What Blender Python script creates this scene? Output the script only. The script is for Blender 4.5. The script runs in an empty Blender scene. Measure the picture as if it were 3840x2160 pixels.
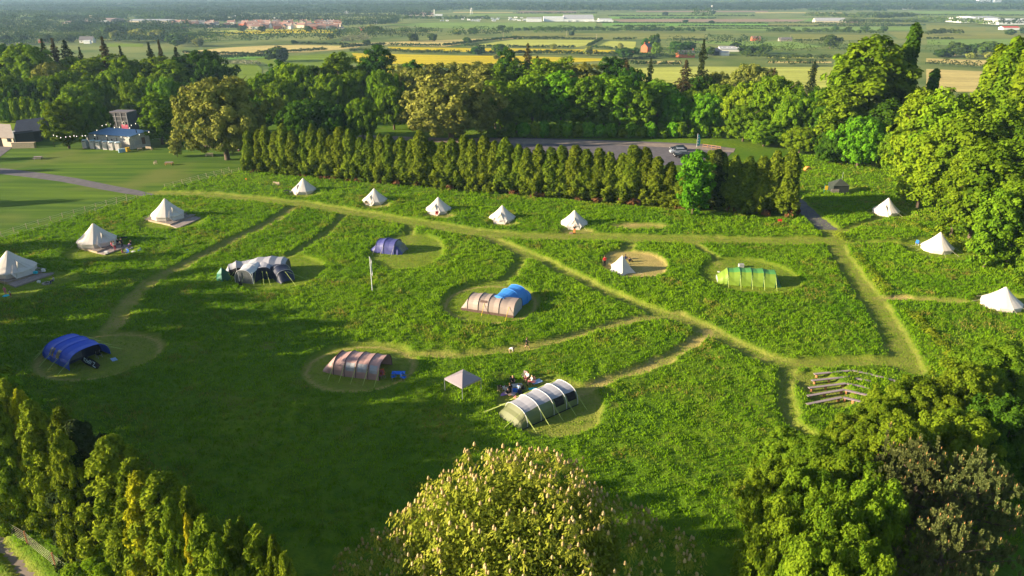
import bpy, math, random
import numpy as np
from mathutils import Vector, Matrix
random.seed(7); RS = np.random.RandomState(11)
SC = bpy.context.scene; COL = SC.collection
rad = math.radians
# ------------------------------------------------------------------ camera, sky, sun, exposure
CAMZ = 41.0; PITCH = rad(22.6); FPX = 1786.0; CX = 1288.0; CY = 724.5   # focal length in units of a 2576-wide picture
cam = bpy.data.cameras.new('camera'); camo = bpy.data.objects.new('camera', cam); COL.objects.link(camo)
camo.location = (0, 0, CAMZ); camo.rotation_euler = (math.pi/2-PITCH, 0, 0)
cam.sensor_width = 36; cam.lens = 36*FPX/2576; cam.clip_start = .5; cam.clip_end = 30000
SC.camera = camo
SUN_EL = rad(15.5); SUN_DIR = Vector((math.cos(SUN_EL)*math.cos(rad(11)), math.cos(SUN_EL)*math.sin(rad(11)), -math.sin(SUN_EL)))
W = bpy.data.worlds.new('World'); SC.world = W; W.use_nodes = True
nt = W.node_tree; nt.nodes.clear()
sky = nt.nodes.new('ShaderNodeTexSky'); sky.sky_type = 'NISHITA'; sky.sun_disc = False
sky.sun_elevation = SUN_EL; sky.sun_rotation = math.atan2(-SUN_DIR.x, -SUN_DIR.y); sky.air_density = 1.0; sky.dust_density = 1.0
bg = nt.nodes.new('ShaderNodeBackground'); bg.inputs[1].default_value = .068
wo = nt.nodes.new('ShaderNodeOutputWorld'); nt.links.new(sky.outputs[0], bg.inputs[0]); nt.links.new(bg.outputs[0], wo.inputs[0])
sl = bpy.data.lights.new('sun', 'SUN'); sl.energy = 5.0; sl.angle = rad(.6); sl.color = (1, .83, .58)
so = bpy.data.objects.new('sun', sl); COL.objects.link(so); so.rotation_euler = SUN_DIR.to_track_quat('-Z', 'Y').to_euler(); so.location = (-60, 0, 60)
SC.view_settings.view_transform = 'Standard'; SC.view_settings.look = 'None'; SC.view_settings.gamma = 1
SC.view_settings.exposure = 1.6
SC.cycles.max_bounces = 5; SC.cycles.diffuse_bounces = 3; SC.cycles.glossy_bounces = 2; SC.cycles.transmission_bounces = 3
SC.cycles.volume_bounces = 0; SC.cycles.transparent_max_bounces = 4
# ------------------------------------------------------------------ helpers
PLAIN = -21.0
def T(y):
    t = min(1., max(0., (y-235)/215.)); return PLAIN*t*t*(3-2*t)
cp, sp = math.cos(PITCH), math.sin(PITCH)
def ray(px, py):
    u = (px-CX)/FPX; v = (py-CY)/FPX
    return Vector((u, cp-v*sp, -sp-v*cp))
def G(px, py, z=None):
    """a point of the ground that the photograph shows at (px,py)"""
    d = ray(px, py)
    if z is not None:
        t = (z-CAMZ)/d.z; return Vector((d.x*t, d.y*t, z))
    t = -CAMZ/d.z
    if t*d.y > 235:
        lo, hi = t*.6, (PLAIN-CAMZ)/d.z+1
        for _ in range(50):
            m = (lo+hi)/2
            if CAMZ+m*d.z > T(m*d.y): lo = m
            else: hi = m
        t = lo
    return Vector((d.x*t, d.y*t, T(d.y*t)))
def AT(px, py, Y):
    d = ray(px, py); t = Y/d.y; return Vector((d.x*t, Y, CAMZ+d.z*t))
def HT(px, py, base): return AT(px, py, base.y).z-base.z
def PPM(p):  # pixels per metre at a point
    return FPX/(p.y*cp+(CAMZ-p.z)*sp)
def tag(o, label=None, cat=None, group=None, kind=None):
    if label: o['label'] = label
    if cat: o['category'] = cat
    if group: o['group'] = group
    if kind: o['kind'] = kind
    return o
def thing(name, label, cat, loc, rz=0, group=None):
    o = bpy.data.objects.new(name, None); COL.objects.link(o); o.location = loc; o.rotation_euler = (0, 0, rz); o.empty_display_size = .3
    return tag(o, label, cat, group)
def npmesh(name, V, quads=None, tris=None, attrs=None, smooth=False):
    me = bpy.data.meshes.new(name); V = np.asarray(V, np.float32)
    me.vertices.add(len(V)); me.vertices.foreach_set('co', V.ravel())
    nq = 0 if quads is None else len(quads); ntr = 0 if tris is None else len(tris)
    li = []
    if nq: li.append(np.asarray(quads, np.int32).ravel())
    if ntr: li.append(np.asarray(tris, np.int32).ravel())
    li = np.concatenate(li); me.loops.add(len(li)); me.loops.foreach_set('vertex_index', li)
    st = np.concatenate([np.arange(nq)*4, nq*4+np.arange(ntr)*3]).astype(np.int32)
    me.polygons.add(nq+ntr); me.polygons.foreach_set('loop_start', st)
    if attrs:
        for k, (dom, a) in attrs.items():
            at = me.attributes.new(k, 'FLOAT', dom); at.data.foreach_set('value', np.asarray(a, np.float32).ravel())
    me.update(calc_edges=True)
    if smooth: me.polygons.foreach_set('use_smooth', np.ones(nq+ntr, bool))
    return me
def link(name, me, mats, parent=None):
    o = bpy.data.objects.new(name, me); COL.objects.link(o)
    if mats is not None and not me.materials:
        for m in (mats if isinstance(mats, (list, tuple)) else [mats]): me.materials.append(m)
    if parent: o.parent = parent
    return o
class MB:
    """collects shapes in world coordinates; build() links them as ONE mesh object relative to its parent"""
    def __init__(s): s.v = []; s.f = []; s.m = []; s.k = 0
    def poly(s, pts, k=None):
        b = len(s.v); s.v += [tuple(p) for p in pts]; s.f.append(tuple(range(b, b+len(pts)))); s.m.append(s.k if k is None else k); return s
    def box(s, c, size, rz=0, k=None, rx=0, ry=0):
        R = Matrix.Rotation(rz, 3, 'Z') @ Matrix.Rotation(ry, 3, 'Y') @ Matrix.Rotation(rx, 3, 'X'); b = len(s.v); c = Vector(c)
        for x in (-.5, .5):
            for y in (-.5, .5):
                for z in (-.5, .5): s.v.append(tuple(c+R @ Vector((x*size[0], y*size[1], z*size[2]))))
        for q in ((0, 1, 3, 2), (4, 6, 7, 5), (0, 4, 5, 1), (2, 3, 7, 6), (0, 2, 6, 4), (1, 5, 7, 3)):
            s.f.append(tuple(b+i for i in q)); s.m.append(s.k if k is None else k)
        return s
    def bar(s, p0, p1, w, h=None, k=None):
        p0 = Vector(p0); p1 = Vector(p1); d = p1-p0; h = h or w
        q = d.to_track_quat('X', 'Z'); b = len(s.v)
        for x in (0, d.length):
            for y in (-.5, .5):
                for z in (-.5, .5): s.v.append(tuple(p0+q @ Vector((x, y*w, z*h))))
        for qd in ((0, 1, 3, 2), (4, 6, 7, 5), (0, 4, 5, 1), (2, 3, 7, 6), (0, 2, 6, 4), (1, 5, 7, 3)):
            s.f.append(tuple(b+i for i in qd)); s.m.append(s.k if k is None else k)
        return s
    def tube(s, pts, rs, n=8, k=None, cap=True):
        b = len(s.v); pts = [Vector(p) for p in pts]
        if not isinstance(rs, (list, tuple)): rs = [rs]*len(pts)
        for i, p in enumerate(pts):
            d = (pts[min(i+1, len(pts)-1)]-pts[max(i-1, 0)]).normalized(); q = d.to_track_quat('Z', 'Y')
            for j in range(n):
                a = j*2*math.pi/n; s.v.append(tuple(p+q @ Vector((rs[i]*math.cos(a), rs[i]*math.sin(a), 0))))
        kk = s.k if k is None else k
        for i in range(len(pts)-1):
            for j in range(n):
                s.f.append((b+i*n+j, b+i*n+(j+1) % n, b+(i+1)*n+(j+1) % n, b+(i+1)*n+j)); s.m.append(kk)
        if cap:
            s.f.append(tuple(b+j for j in range(n))[::-1]); s.m.append(kk)
            s.f.append(tuple(b+(len(pts)-1)*n+j for j in range(n))); s.m.append(kk)
        return s
    def build(s, name, mats, parent=None, smooth=False, label=None, local=False):
        mats = mats if isinstance(mats, (list, tuple)) else [mats]
        off = Vector((0, 0, 0)); inv = None
        if parent is not None and not local:
            M = Matrix.Identity(4); p = parent; ch = []
            while p is not None: ch.append(p); p = p.parent
            for p in reversed(ch): M = M @ Matrix.LocRotScale(p.location, p.rotation_euler, p.scale)
            inv = M.inverted()
        V = [tuple(inv @ Vector(v)) for v in s.v] if inv is not None else s.v
        me = bpy.data.meshes.new(name); me.from_pydata(V, [], s.f); me.update()
        for m in mats: me.materials.append(m)
        if len(mats) > 1: me.polygons.foreach_set('material_index', s.m)
        if smooth: me.polygons.foreach_set('use_smooth', [True]*len(s.f))
        o = bpy.data.objects.new(name, me); COL.objects.link(o)
        if parent is not None: o.parent = parent
        if label: o['label'] = label
        return o
def sr(r, g, b):  # sRGB 0-255 to linear
    return tuple(((c/255.)/12.92 if c/255. <= .04045 else ((c/255.+.055)/1.055)**2.4) for c in (r, g, b))
def copy_tree(o, parent=None):
    c = o.copy(); COL.objects.link(c); c.parent = parent
    for ch in CH.get(o.name, []): copy_tree(ch, c)
    return c
CH = {}
def remember(o):
    for q in COL.objects:
        if q.parent is not None: CH.setdefault(q.parent.name, [])
    CH[o.name] = [q for q in COL.objects if q.parent == o]
    for q in CH[o.name]: CH[q.name] = [r for r in COL.objects if r.parent == q]
# ------------------------------------------------------------------ materials
def newmat(name):
    m = bpy.data.materials.new(name); m.use_nodes = True; m.node_tree.nodes.clear(); return m, m.node_tree.nodes, m.node_tree.links
def mat(name, col, rough=.85, var=.12, scale=3., metal=0, bump=0, transl=0, col2=None, spec=.3):
    m, N, L = newmat(name)
    out = N.new('ShaderNodeOutputMaterial'); p = N.new('ShaderNodeBsdfPrincipled')
    p.inputs['Roughness'].default_value = rough; p.inputs['Metallic'].default_value = metal; p.inputs['Specular IOR Level'].default_value = spec
    tc = N.new('ShaderNodeTexCoord'); nz = N.new('ShaderNodeTexNoise'); nz.inputs['Scale'].default_value = scale; nz.inputs['Detail'].default_value = 5
    L.new(tc.outputs['Object'], nz.inputs['Vector'])
    mx = N.new('ShaderNodeMix'); mx.data_type = 'RGBA'; L.new(nz.outputs['Fac'], mx.inputs[0])
    c2 = col2 or tuple(min(1, c*(1+var*2)) for c in col); c1 = tuple(c*(1-var*2) for c in col) if col2 is None else col
    mx.inputs[6].default_value = (*c1, 1); mx.inputs[7].default_value = (*c2, 1)
    L.new(mx.outputs[2], p.inputs['Base Color'])
    if bump:
        bp = N.new('ShaderNodeBump'); bp.inputs['Strength'].default_value = bump; bp.inputs['Distance'].default_value = .05
        L.new(nz.outputs['Fac'], bp.inputs['Height']); L.new(bp.outputs[0], p.inputs['Normal'])
    last = p.outputs[0]
    if transl:
        t = N.new('ShaderNodeBsdfTranslucent'); L.new(mx.outputs[2], t.inputs[0]); ms = N.new('ShaderNodeMixShader'); ms.inputs[0].default_value = transl
        L.new(p.outputs[0], ms.inputs[1]); L.new(t.outputs[0], ms.inputs[2]); last = ms.outputs[0]
    L.new(last, out.inputs[0]); return m
def leafmat(name, ca, cb, transl=.2, jitter=.12):
    """foliage: every leaf lies between two leaf colours; trees differ slightly from one another"""
    m, N, L = newmat(name)
    out = N.new('ShaderNodeOutputMaterial'); at = N.new('ShaderNodeAttribute'); at.attribute_name = 'var'
    mx = N.new('ShaderNodeMix'); mx.data_type = 'RGBA'; L.new(at.outputs['Fac'], mx.inputs[0])
    mx.inputs[6].default_value = (*ca, 1); mx.inputs[7].default_value = (*cb, 1)
    oi = N.new('ShaderNodeObjectInfo'); hs = N.new('ShaderNodeHueSaturation')
    mr = N.new('ShaderNodeMapRange'); mr.inputs[3].default_value = .5-jitter*.10; mr.inputs[4].default_value = .5+jitter*.12; L.new(oi.outputs['Random'], mr.inputs[0])
    mv = N.new('ShaderNodeMath'); mv.operation = 'MULTIPLY_ADD'; mv.inputs[1].default_value = jitter*3; mv.inputs[2].default_value = 1-jitter*1.5
    fr = N.new('ShaderNodeMath'); fr.operation = 'MULTIPLY'; fr.inputs[1].default_value = 7.31; L.new(oi.outputs['Random'], fr.inputs[0])
    ff = N.new('ShaderNodeMath'); ff.operation = 'FRACT'; L.new(fr.outputs[0], ff.inputs[0]); L.new(ff.outputs[0], mv.inputs[0])
    L.new(mr.outputs[0], hs.inputs['Hue']); L.new(mv.outputs[0], hs.inputs['Value']); L.new(mx.outputs[2], hs.inputs['Color'])
    d = N.new('ShaderNodeBsdfDiffuse'); t = N.new('ShaderNodeBsdfTranslucent'); ms = N.new('ShaderNodeMixShader'); ms.inputs[0].default_value = transl
    L.new(hs.outputs[0], d.inputs[0]); L.new(hs.outputs[0], t.inputs[0]); L.new(d.outputs[0], ms.inputs[1]); L.new(t.outputs[0], ms.inputs[2])
    L.new(ms.outputs[0], out.inputs[0]); return m
LM = dict(
 green=leafmat('leaves_green', (.055, .12, .006), (.18, .27, .012)),
 bright=leafmat('leaves_bright', (.055, .16, .006), (.16, .32, .012)),
 deep=leafmat('leaves_deep', (.02, .065, .006), (.07, .15, .010)),
 yellow=leafmat('leaves_yellow', (.08, .16, .006), (.20, .29, .012)),
 olive=leafmat('leaves_olive', (.11, .14, .02), (.31, .31, .06)),
 spruce=leafmat('needles_dark', (.02, .038, .012), (.05, .065, .018), .12),
 brownc=leafmat('needles_brown', (.055, .05, .022), (.11, .09, .035), .12),
 leyland=leafmat('sprays_leyland', (.05, .09, .006), (.17, .22, .014), .2, .1),
 gold=leafmat('sprays_gold', (.20, .22, .010), (.42, .38, .015), .2),
 fgreen=leafmat('sprays_green', (.06, .115, .008), (.25, .31, .018), .2),
 chest=leafmat('leaves_chestnut', (.14, .19, .015), (.40, .40, .05), .25, 0),
 pine=leafmat('needles_pine', (.075, .105, .03), (.20, .225, .07), .2),
 hazel=leafmat('leaves_hazel', (.055, .12, .007), (.19, .27, .014), .3),
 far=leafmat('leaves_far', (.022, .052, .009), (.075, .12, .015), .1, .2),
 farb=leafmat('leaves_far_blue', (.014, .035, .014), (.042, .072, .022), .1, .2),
 hedge=leafmat('leaves_hedge', (.02, .045, .008), (.06, .09, .014), .1, .2),
 may=leafmat('leaves_blossom', (.07, .09, .04), (.36, .33, .22), .2, .1),
)
BARK = mat('bark', (.10, .075, .05), .95, .25, 4, bump=.4)
BARKP = mat('bark_pale', (.24, .2, .15), .95, .2, 4, bump=.3)
BARKO = mat('bark_orange', (.34, .15, .06), .95, .2, 4, bump=.3)
DEADB = leafmat('dead_twigs', (.10, .055, .025), (.22, .11, .045), .1)
# ------------------------------------------------------------------ noise
def vnoise(x, y, scale, seed):
    r = np.random.RandomState(seed); Tb = r.rand(256, 256)
    x = x/scale; y = y/scale; xi = np.floor(x).astype(int); yi = np.floor(y).astype(int); fx = x-xi; fy = y-yi
    fx = fx*fx*(3-2*fx); fy = fy*fy*(3-2*fy); a = Tb[xi % 256, yi % 256]; b = Tb[(xi+1) % 256, yi % 256]; c = Tb[xi % 256, (yi+1) % 256]; d = Tb[(xi+1) % 256, (yi+1) % 256]
    return (a*(1-fx)+b*fx)*(1-fy)+(c*(1-fx)+d*fx)*fy
# ------------------------------------------------------------------ the mown paths and clearings (world metres)
def gl(*p): return [(G(a, b).x, G(a, b).y) for a, b in p]
PATHS = [
 (gl((375,487),(520,492),(640,503),(760,515),(880,535),(1000,555),(1100,570),(1200,587),(1320,598),(1450,598),(1600,602),(1800,606),(1950,609),(2100,607)), 2.6, .25),
 (gl((735,525),(680,562),(600,600),(520,640),(440,682),(380,712),(330,757),(280,830)), 1.6, .5),
 (gl((865,543),(820,590),(760,628),(710,655)), 1.1, .25),
 (gl((1032,565),(1030,612)), 1.3, .2),
 (gl((1200,588),(1300,632),(1380,665),(1450,700),(1540,745),(1640,785),(1740,812),(1830,860),(1920,905),(1990,920)), 1.7, .3),
 (gl((1310,640),(1305,665),(1290,690),(1265,715)), 1.3, .2),
 (gl((1990,920),(2100,915),(2200,912),(2290,905)), 1.5, .25),
 (gl((1710,792),(1600,808),(1500,830),(1400,860),(1280,885),(1150,897),(1030,895)), 1.15, .5),
 (gl((1775,835),(1740,868),(1680,902),(1600,937),(1520,962),(1460,990)), 1.25, .65),
 (gl((1582,610),(1576,645)), 1.4, .3),
 (gl((1742,614),(1790,645),(1815,670)), 1.0, .3),
 (gl((2085,575),(2110,640),(2150,700),(2200,770),(2250,850),(2290,930)), 2.2, .25),
 (gl((2110,612),(2240,612),(2320,622)), 1.2, .2),
 (gl((2210,752),(2300,757),(2420,762),(2530,775)), 1.1, .4),
 (gl((2095,590),(2160,567),(2240,545)), 1.1, .25),
 (gl((1985,915),(1975,1000),(1990,1070),(2040,1100)), 1.15, .25),
]
PATHS.append((gl((-80,1290),(-30,1335),(20,1395),(60,1440),(110,1500),(180,1590)), .75, .3)); PATHS.append((gl((-80,1400),(-20,1450),(40,1520),(90,1600)), .7, .3))
PATHS.append((gl((1992,497),(2010,515),(2035,540),(2062,562),(2082,582)), 2.5, .1))
# ellipses: centre pixel, pixel radii, straw
def ell(cx, cy, rx, ry, s, soft=.12):
    c = G(cx, cy); a = abs(G(cx+rx, cy).x-c.x); b = (G(cx, cy-ry).y-G(cx, cy+ry).y)/2; c2 = (G(cx, cy-ry).y+G(cx, cy+ry).y)/2
    return (c.x, c2, a, b, s, soft)
ELLS = [ell(248,900,155,66,.2), ell(700,690,112,46,.08), ell(1022,637,95,48,.12), ell(1235,765,125,56,.12), ell(905,928,148,68,.2), ell(1385,1028,140,78,.3),
        ell(1597,668,86,37,1.0), ell(1885,697,125,48,.1), ell(2380,630,110,30,.1), ell(2545,770,95,28,.25), ell(2238,541,60,12,.2), ell(2075,985,62,52,.25),
        ell(763,492,45,8,.3,.6), ell(945,520,45,9,.5,.6), ell(1106,545,45,9,.5,.6), ell(1268,566,40,8,.4,.6), ell(1450,584,50,9,.5,.6), ell(1610,572,85,10,.7,.6),
        ell(430,562,90,20,.1,.5), ell(250,637,100,24,.1,.5), ell(90,712,110,26,.1,.5), ell(2265,752,35,7,1.0), ell(2115,480,50,12,.1,.6), ell(30,740,80,22,.1,.6)]
RING = [ell(248,900,152,62,1), ell(905,930,143,60,1), ell(1235,768,122,50,1)]
def segdist(x, y, pl):
    d = np.full(x.shape, 1e9)
    for (ax, ay), (bx, by) in zip(pl[:-1], pl[1:]):
        dx, dy = bx-ax, by-ay; t = np.clip(((x-ax)*dx+(y-ay)*dy)/(dx*dx+dy*dy+1e-9), 0, 1)
        d = np.minimum(d, np.hypot(x-ax-t*dx, y-ay-t*dy))
    return d
LAWN = gl((-400,735),(0,603),(345,504),(420,474),(618,433),(640,300),(-400,300))
CAMPB = gl((-500,1900),(-500,760),(0,603),(345,500),(420,470),(600,430),(1000,470),(2000,560),(2000,395),(2560,395),(2900,500),(2900,1900))
def inpoly(x, y, P):
    r = np.zeros(x.shape, bool); n = len(P)
    for i in range(n):
        x1, y1 = P[i]; x2, y2 = P[(i+1) % n]
        c = ((y1 > y) != (y2 > y)); xx = (x2-x1)*(y-y1)/(y2-y1+1e-12)+x1; r ^= c & (x < xx)
    return r
def masks(x, y):
    wob = (vnoise(x, y, 2.2, 5)-.5)*.55+(vnoise(x, y, .6, 6)-.5)*.25
    mown = np.zeros(x.shape); straw = np.zeros(x.shape)
    for pl, w, s in PATHS:
        w = w*.9; d = segdist(x, y, pl)+wob; k = np.clip((w-d)/.35, 0, 1); mown = np.maximum(mown, k); straw = np.maximum(straw, k*s*(.6+.8*vnoise(x, y, 1.5, 9)))
    for cx, cy, a, b, s, so in ELLS:
        e = np.sqrt(((x-cx)/a)**2+((y-cy)/b)**2)+wob/max(a, 3); k = np.clip((1-e)/so*2, 0, 1); mown = np.maximum(mown, k)
        straw = np.maximum(straw, k*s*(.75+.4*vnoise(x, y, 1.2, 12) if s > .9 else (.4+1.0*vnoise(x, y, 2.5, 10))))
    for cx, cy, a, b, s, so in RING:
        e = np.sqrt(((x-cx)/a)**2+((y-cy)/b)**2); k = np.exp(-((e-.93)/.05)**2); straw = np.maximum(straw, k*.8)
    lawn = inpoly(x, y, LAWN).astype(float); mown = np.maximum(mown, lawn)
    camp = inpoly(x, y, CAMPB)
    long_ = np.where(camp, 1-mown, 0.)
    long_ = np.where(lawn > 0, 0, long_)
    return mown, np.clip(straw, 0, 1), lawn, long_
def relief(x, y, long_):
    n = vnoise(x, y, 1.1, 1)*.6+vnoise(x, y, .55, 2)*.4
    big = (vnoise(x, y, 9, 3)-.5)
    return long_*(.20+.42*n+.14*big)
def ground():
    xs = np.concatenate([-np.geomspace(9000, 156, 26), np.arange(-150, 150.1, .42), np.geomspace(156, 9000, 26)])
    ys = np.concatenate([np.array([-300, -100, 0, 20]), np.arange(30, 236, .42), np.arange(238, 470, 6), np.geomspace(480, 14000, 34)])
    X, Y = np.meshgrid(xs, ys); 
    mo, st, la, lo = masks(X, Y)
    t = np.clip((Y-235)/215, 0, 1); Z = PLAIN*t*t*(3-2*t)+relief(X, Y, lo)
    nx, ny = len(xs), len(ys); idx = np.arange(nx*ny).reshape(ny, nx)
    Q = np.stack([idx[:-1, :-1], idx[:-1, 1:], idx[1:, 1:], idx[1:, :-1]], -1).reshape(-1, 4)
    me = npmesh('ground', np.stack([X, Y, Z], -1).reshape(-1, 3), Q, attrs=dict(mown=('POINT', mo), straw=('POINT', st), lawn=('POINT', la), rough=('POINT', lo)), smooth=True)
    m, N, L = newmat('grass_ground'); out = N.new('ShaderNodeOutputMaterial'); p = N.new('ShaderNodeBsdfPrincipled'); p.inputs['Roughness'].default_value = 1; p.inputs['Specular IOR Level'].default_value = .1
    geo = N.new('ShaderNodeNewGeometry')
    def noise(s, d=4):
        n = N.new('ShaderNodeTexNoise'); n.inputs['Scale'].default_value = s; n.inputs['Detail'].default_value = d; L.new(geo.outputs['Position'], n.inputs['Vector']); return n.outputs['Fac']
    def ramp(f, a, b):
        r = N.new('ShaderNodeMapRange'); r.inputs[1].default_value = a; r.inputs[2].default_value = b; L.new(f, r.inputs[0]); return r.outputs[0]
    def mixc(f, a, b):
        mx = N.new('ShaderNodeMix'); mx.data_type = 'RGBA'
        if isinstance(f, float): mx.inputs[0].default_value = f
        else: L.new(f, mx.inputs[0])
        for i, c in ((6, a), (7, b)):
            if isinstance(c, tuple): mx.inputs[i].default_value = (*c, 1)
            else: L.new(c, mx.inputs[i])
        return mx.outputs[2]
    def att(n):
        a = N.new('ShaderNodeAttribute'); a.attribute_name = n; return a.outputs['Fac']
    base = mixc(ramp(noise(.06, 3), .35, .65), (.07, .15, .006), (.14, .21, .009))
    base = mixc(ramp(noise(1.3), .4, .7), base, (.06, .13, .005))
    base = mixc(ramp(noise(.22, 5), .62, .8), base, (.17, .17, .03))
    mow = mixc(ramp(noise(1.1, 8), .35, .65), (.095, .165, .008), (.16, .225, .012))
    strw = mixc(ramp(noise(4, 6), .3, .7), (.30, .24, .07), (.48, .36, .14))
    # lawn: long grazing shadow streaks painted in as stretched noise on a darkened green
    sep = N.new('ShaderNodeSeparateXYZ'); L.new(geo.outputs['Position'], sep.inputs[0])
    wm = N.new('ShaderNodeMapping'); wm.inputs['Rotation'].default_value = (0, 0, -.1); wm.inputs['Scale'].default_value = (.03, .42, 1); L.new(geo.outputs['Position'], wm.inputs[0]); wv = N.new('ShaderNodeTexNoise'); wv.inputs['Scale'].default_value = 1; wv.inputs['Detail'].default_value = 4; L.new(wm.outputs[0], wv.inputs['Vector'])
    lawn = mixc(ramp(wv.outputs['Fac'], .42, .7), (.05, .11, .008), (.115, .19, .011))
    lawn = mixc(ramp(noise(.05, 3), .5, .7), lawn, (.13, .16, .03))
    pl = ramp(sep.outputs['Y'], 330., 460.); base = mixc(pl, base, mixc(ramp(noise(.012, 5), .35, .65), (.08, .13, .02), (.19, .21, .05))); c = mixc(att('mown'), base, mow); c = mixc(att('lawn'), c, lawn); c = mixc(att('straw'), c, strw)
    L.new(c, p.inputs['Base Color'])
    bp = N.new('ShaderNodeBump'); bp.inputs['Strength'].default_value = .9; bp.inputs['Distance'].default_value = .14; L.new(noise(5, 6), bp.inputs['Height']); L.new(bp.outputs[0], p.inputs['Normal'])
    L.new(p.outputs[0], out.inputs[0])
    tag(link('ground', me, m), kind='structure')
ground()
# ------------------------------------------------------------------ long grass tufts
def norm(a): return a/np.maximum(np.linalg.norm(a, axis=-1, keepdims=True), 1e-9)
def quads_from(C, N_, U, w, h):
    """leaf cards: centre C, normal N_, long axis hint U"""
    U = norm(U-(U*N_).sum(-1, keepdims=True)*N_); S = np.cross(N_, U); w = w[:, None]*.5; h = h[:, None]*.5
    return np.stack([C-S*w-U*h, C+S*w-U*h, C+S*w*.8+U*h, C-S*w*.8+U*h], 1)
def grass():
    r = np.random.RandomState(3); P = []
    for (y0, y1, dens) in ((44, 80, 8.0), (80, 115, 7.5), (115, 150, 5.0), (150, 215, 2.0)):
        xm = y1*.78+12; n = int((y1-y0)*2*xm*dens); x = r.uniform(-xm, xm, n); y = r.uniform(y0, y1, n)
        k = np.abs(x) < y*.80+10; x, y = x[k], y[k]
        mo, st, la, lo = masks(x, y); k = (lo > .2); P.append(np.stack([x[k], y[k], relief(x[k], y[k], lo[k]), (.8+.5*((y0-44)/106.))*np.clip(lo[k], .45, 1)], -1))
        k = (mo > .6) & (la < .5) & (st < .7); k &= r.rand(len(k)) < .75; P.append(np.stack([x[k], y[k], np.zeros(k.sum()), -np.full(k.sum(), .8+.5*((y0-44)/106.))], -1))
    P = np.concatenate(P); n = len(P); B = 4
    C = np.repeat(P, B, 0); m = len(C); a = r.uniform(0, 2*math.pi, m); lean = r.uniform(.1, .75, m)
    short = C[:, 3] < 0; C = C.copy(); C[:, 3] = np.abs(C[:, 3]); D = np.stack([np.cos(a)*lean, np.sin(a)*lean, np.ones(m)], -1); D = norm(D); Nn = np.stack([-np.sin(a)+.2*np.cos(a), np.cos(a)+.2*np.sin(a), r.uniform(-.3, .3, m)], -1)
    hump = vnoise(C[:, 0], C[:, 1], .9, 21); h = (.20+.30*hump*r.uniform(.6, 1.2, m))*C[:, 3]; w = r.uniform(.035, .085, m)*C[:, 3]*1.25; h = np.where(short, r.uniform(.06, .14, m), h)
    c = C[:, :3]+D*(h*.42)[:, None]+np.stack([r.uniform(-.2, .2, m), r.uniform(-.2, .2, m), np.zeros(m)-.03], -1)
    V = quads_from(c, norm(Nn), D, w, h).reshape(-1, 3); Q = np.arange(m*4).reshape(-1, 4)
    tone = np.where(short, .3, 0)+np.clip(vnoise(C[:, 0], C[:, 1], 5, 31)*.55+vnoise(C[:, 0], C[:, 1], 22, 32)*.45+r.uniform(-.25, .25, m), 0, 1)
    seed = np.clip((vnoise(C[:, 0], C[:, 1], 4, 41)*.6+vnoise(C[:, 0], C[:, 1], 1.2, 42)*.4-.60)*4, 0, 1)*(r.rand(m) < .6)
    me = npmesh('long_grass', V, Q, attrs=dict(var=('FACE', tone), seed=('FACE', seed)))
    m_, N, L = newmat('grass_blades'); out = N.new('ShaderNodeOutputMaterial'); d = N.new('ShaderNodeBsdfDiffuse'); t = N.new('ShaderNodeBsdfTranslucent'); ms = N.new('ShaderNodeMixShader'); ms.inputs[0].default_value = .35
    a1 = N.new('ShaderNodeAttribute'); a1.attribute_name = 'var'; a2 = N.new('ShaderNodeAttribute'); a2.attribute_name = 'seed'
    mx = N.new('ShaderNodeMix'); mx.data_type = 'RGBA'; mx.inputs[6].default_value = (.08, .20, .005, 1); mx.inputs[7].default_value = (.225, .38, .010, 1); L.new(a1.outputs['Fac'], mx.inputs[0])
    m2 = N.new('ShaderNodeMix'); m2.data_type = 'RGBA'; m2.inputs[7].default_value = (.27, .22, .05, 1); L.new(mx.outputs[2], m2.inputs[6]); L.new(a2.outputs['Fac'], m2.inputs[0])
    L.new(m2.outputs[2], d.inputs[0]); L.new(m2.outputs[2], t.inputs[0]); L.new(d.outputs[0], ms.inputs[1]); L.new(t.outputs[0], ms.inputs[2]); L.new(ms.outputs[0], out.inputs[0])
    tag(link('long_grass', me, m_), 'long uncut meadow grass between the mown paths', 'grass', kind='stuff')
grass()
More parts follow.
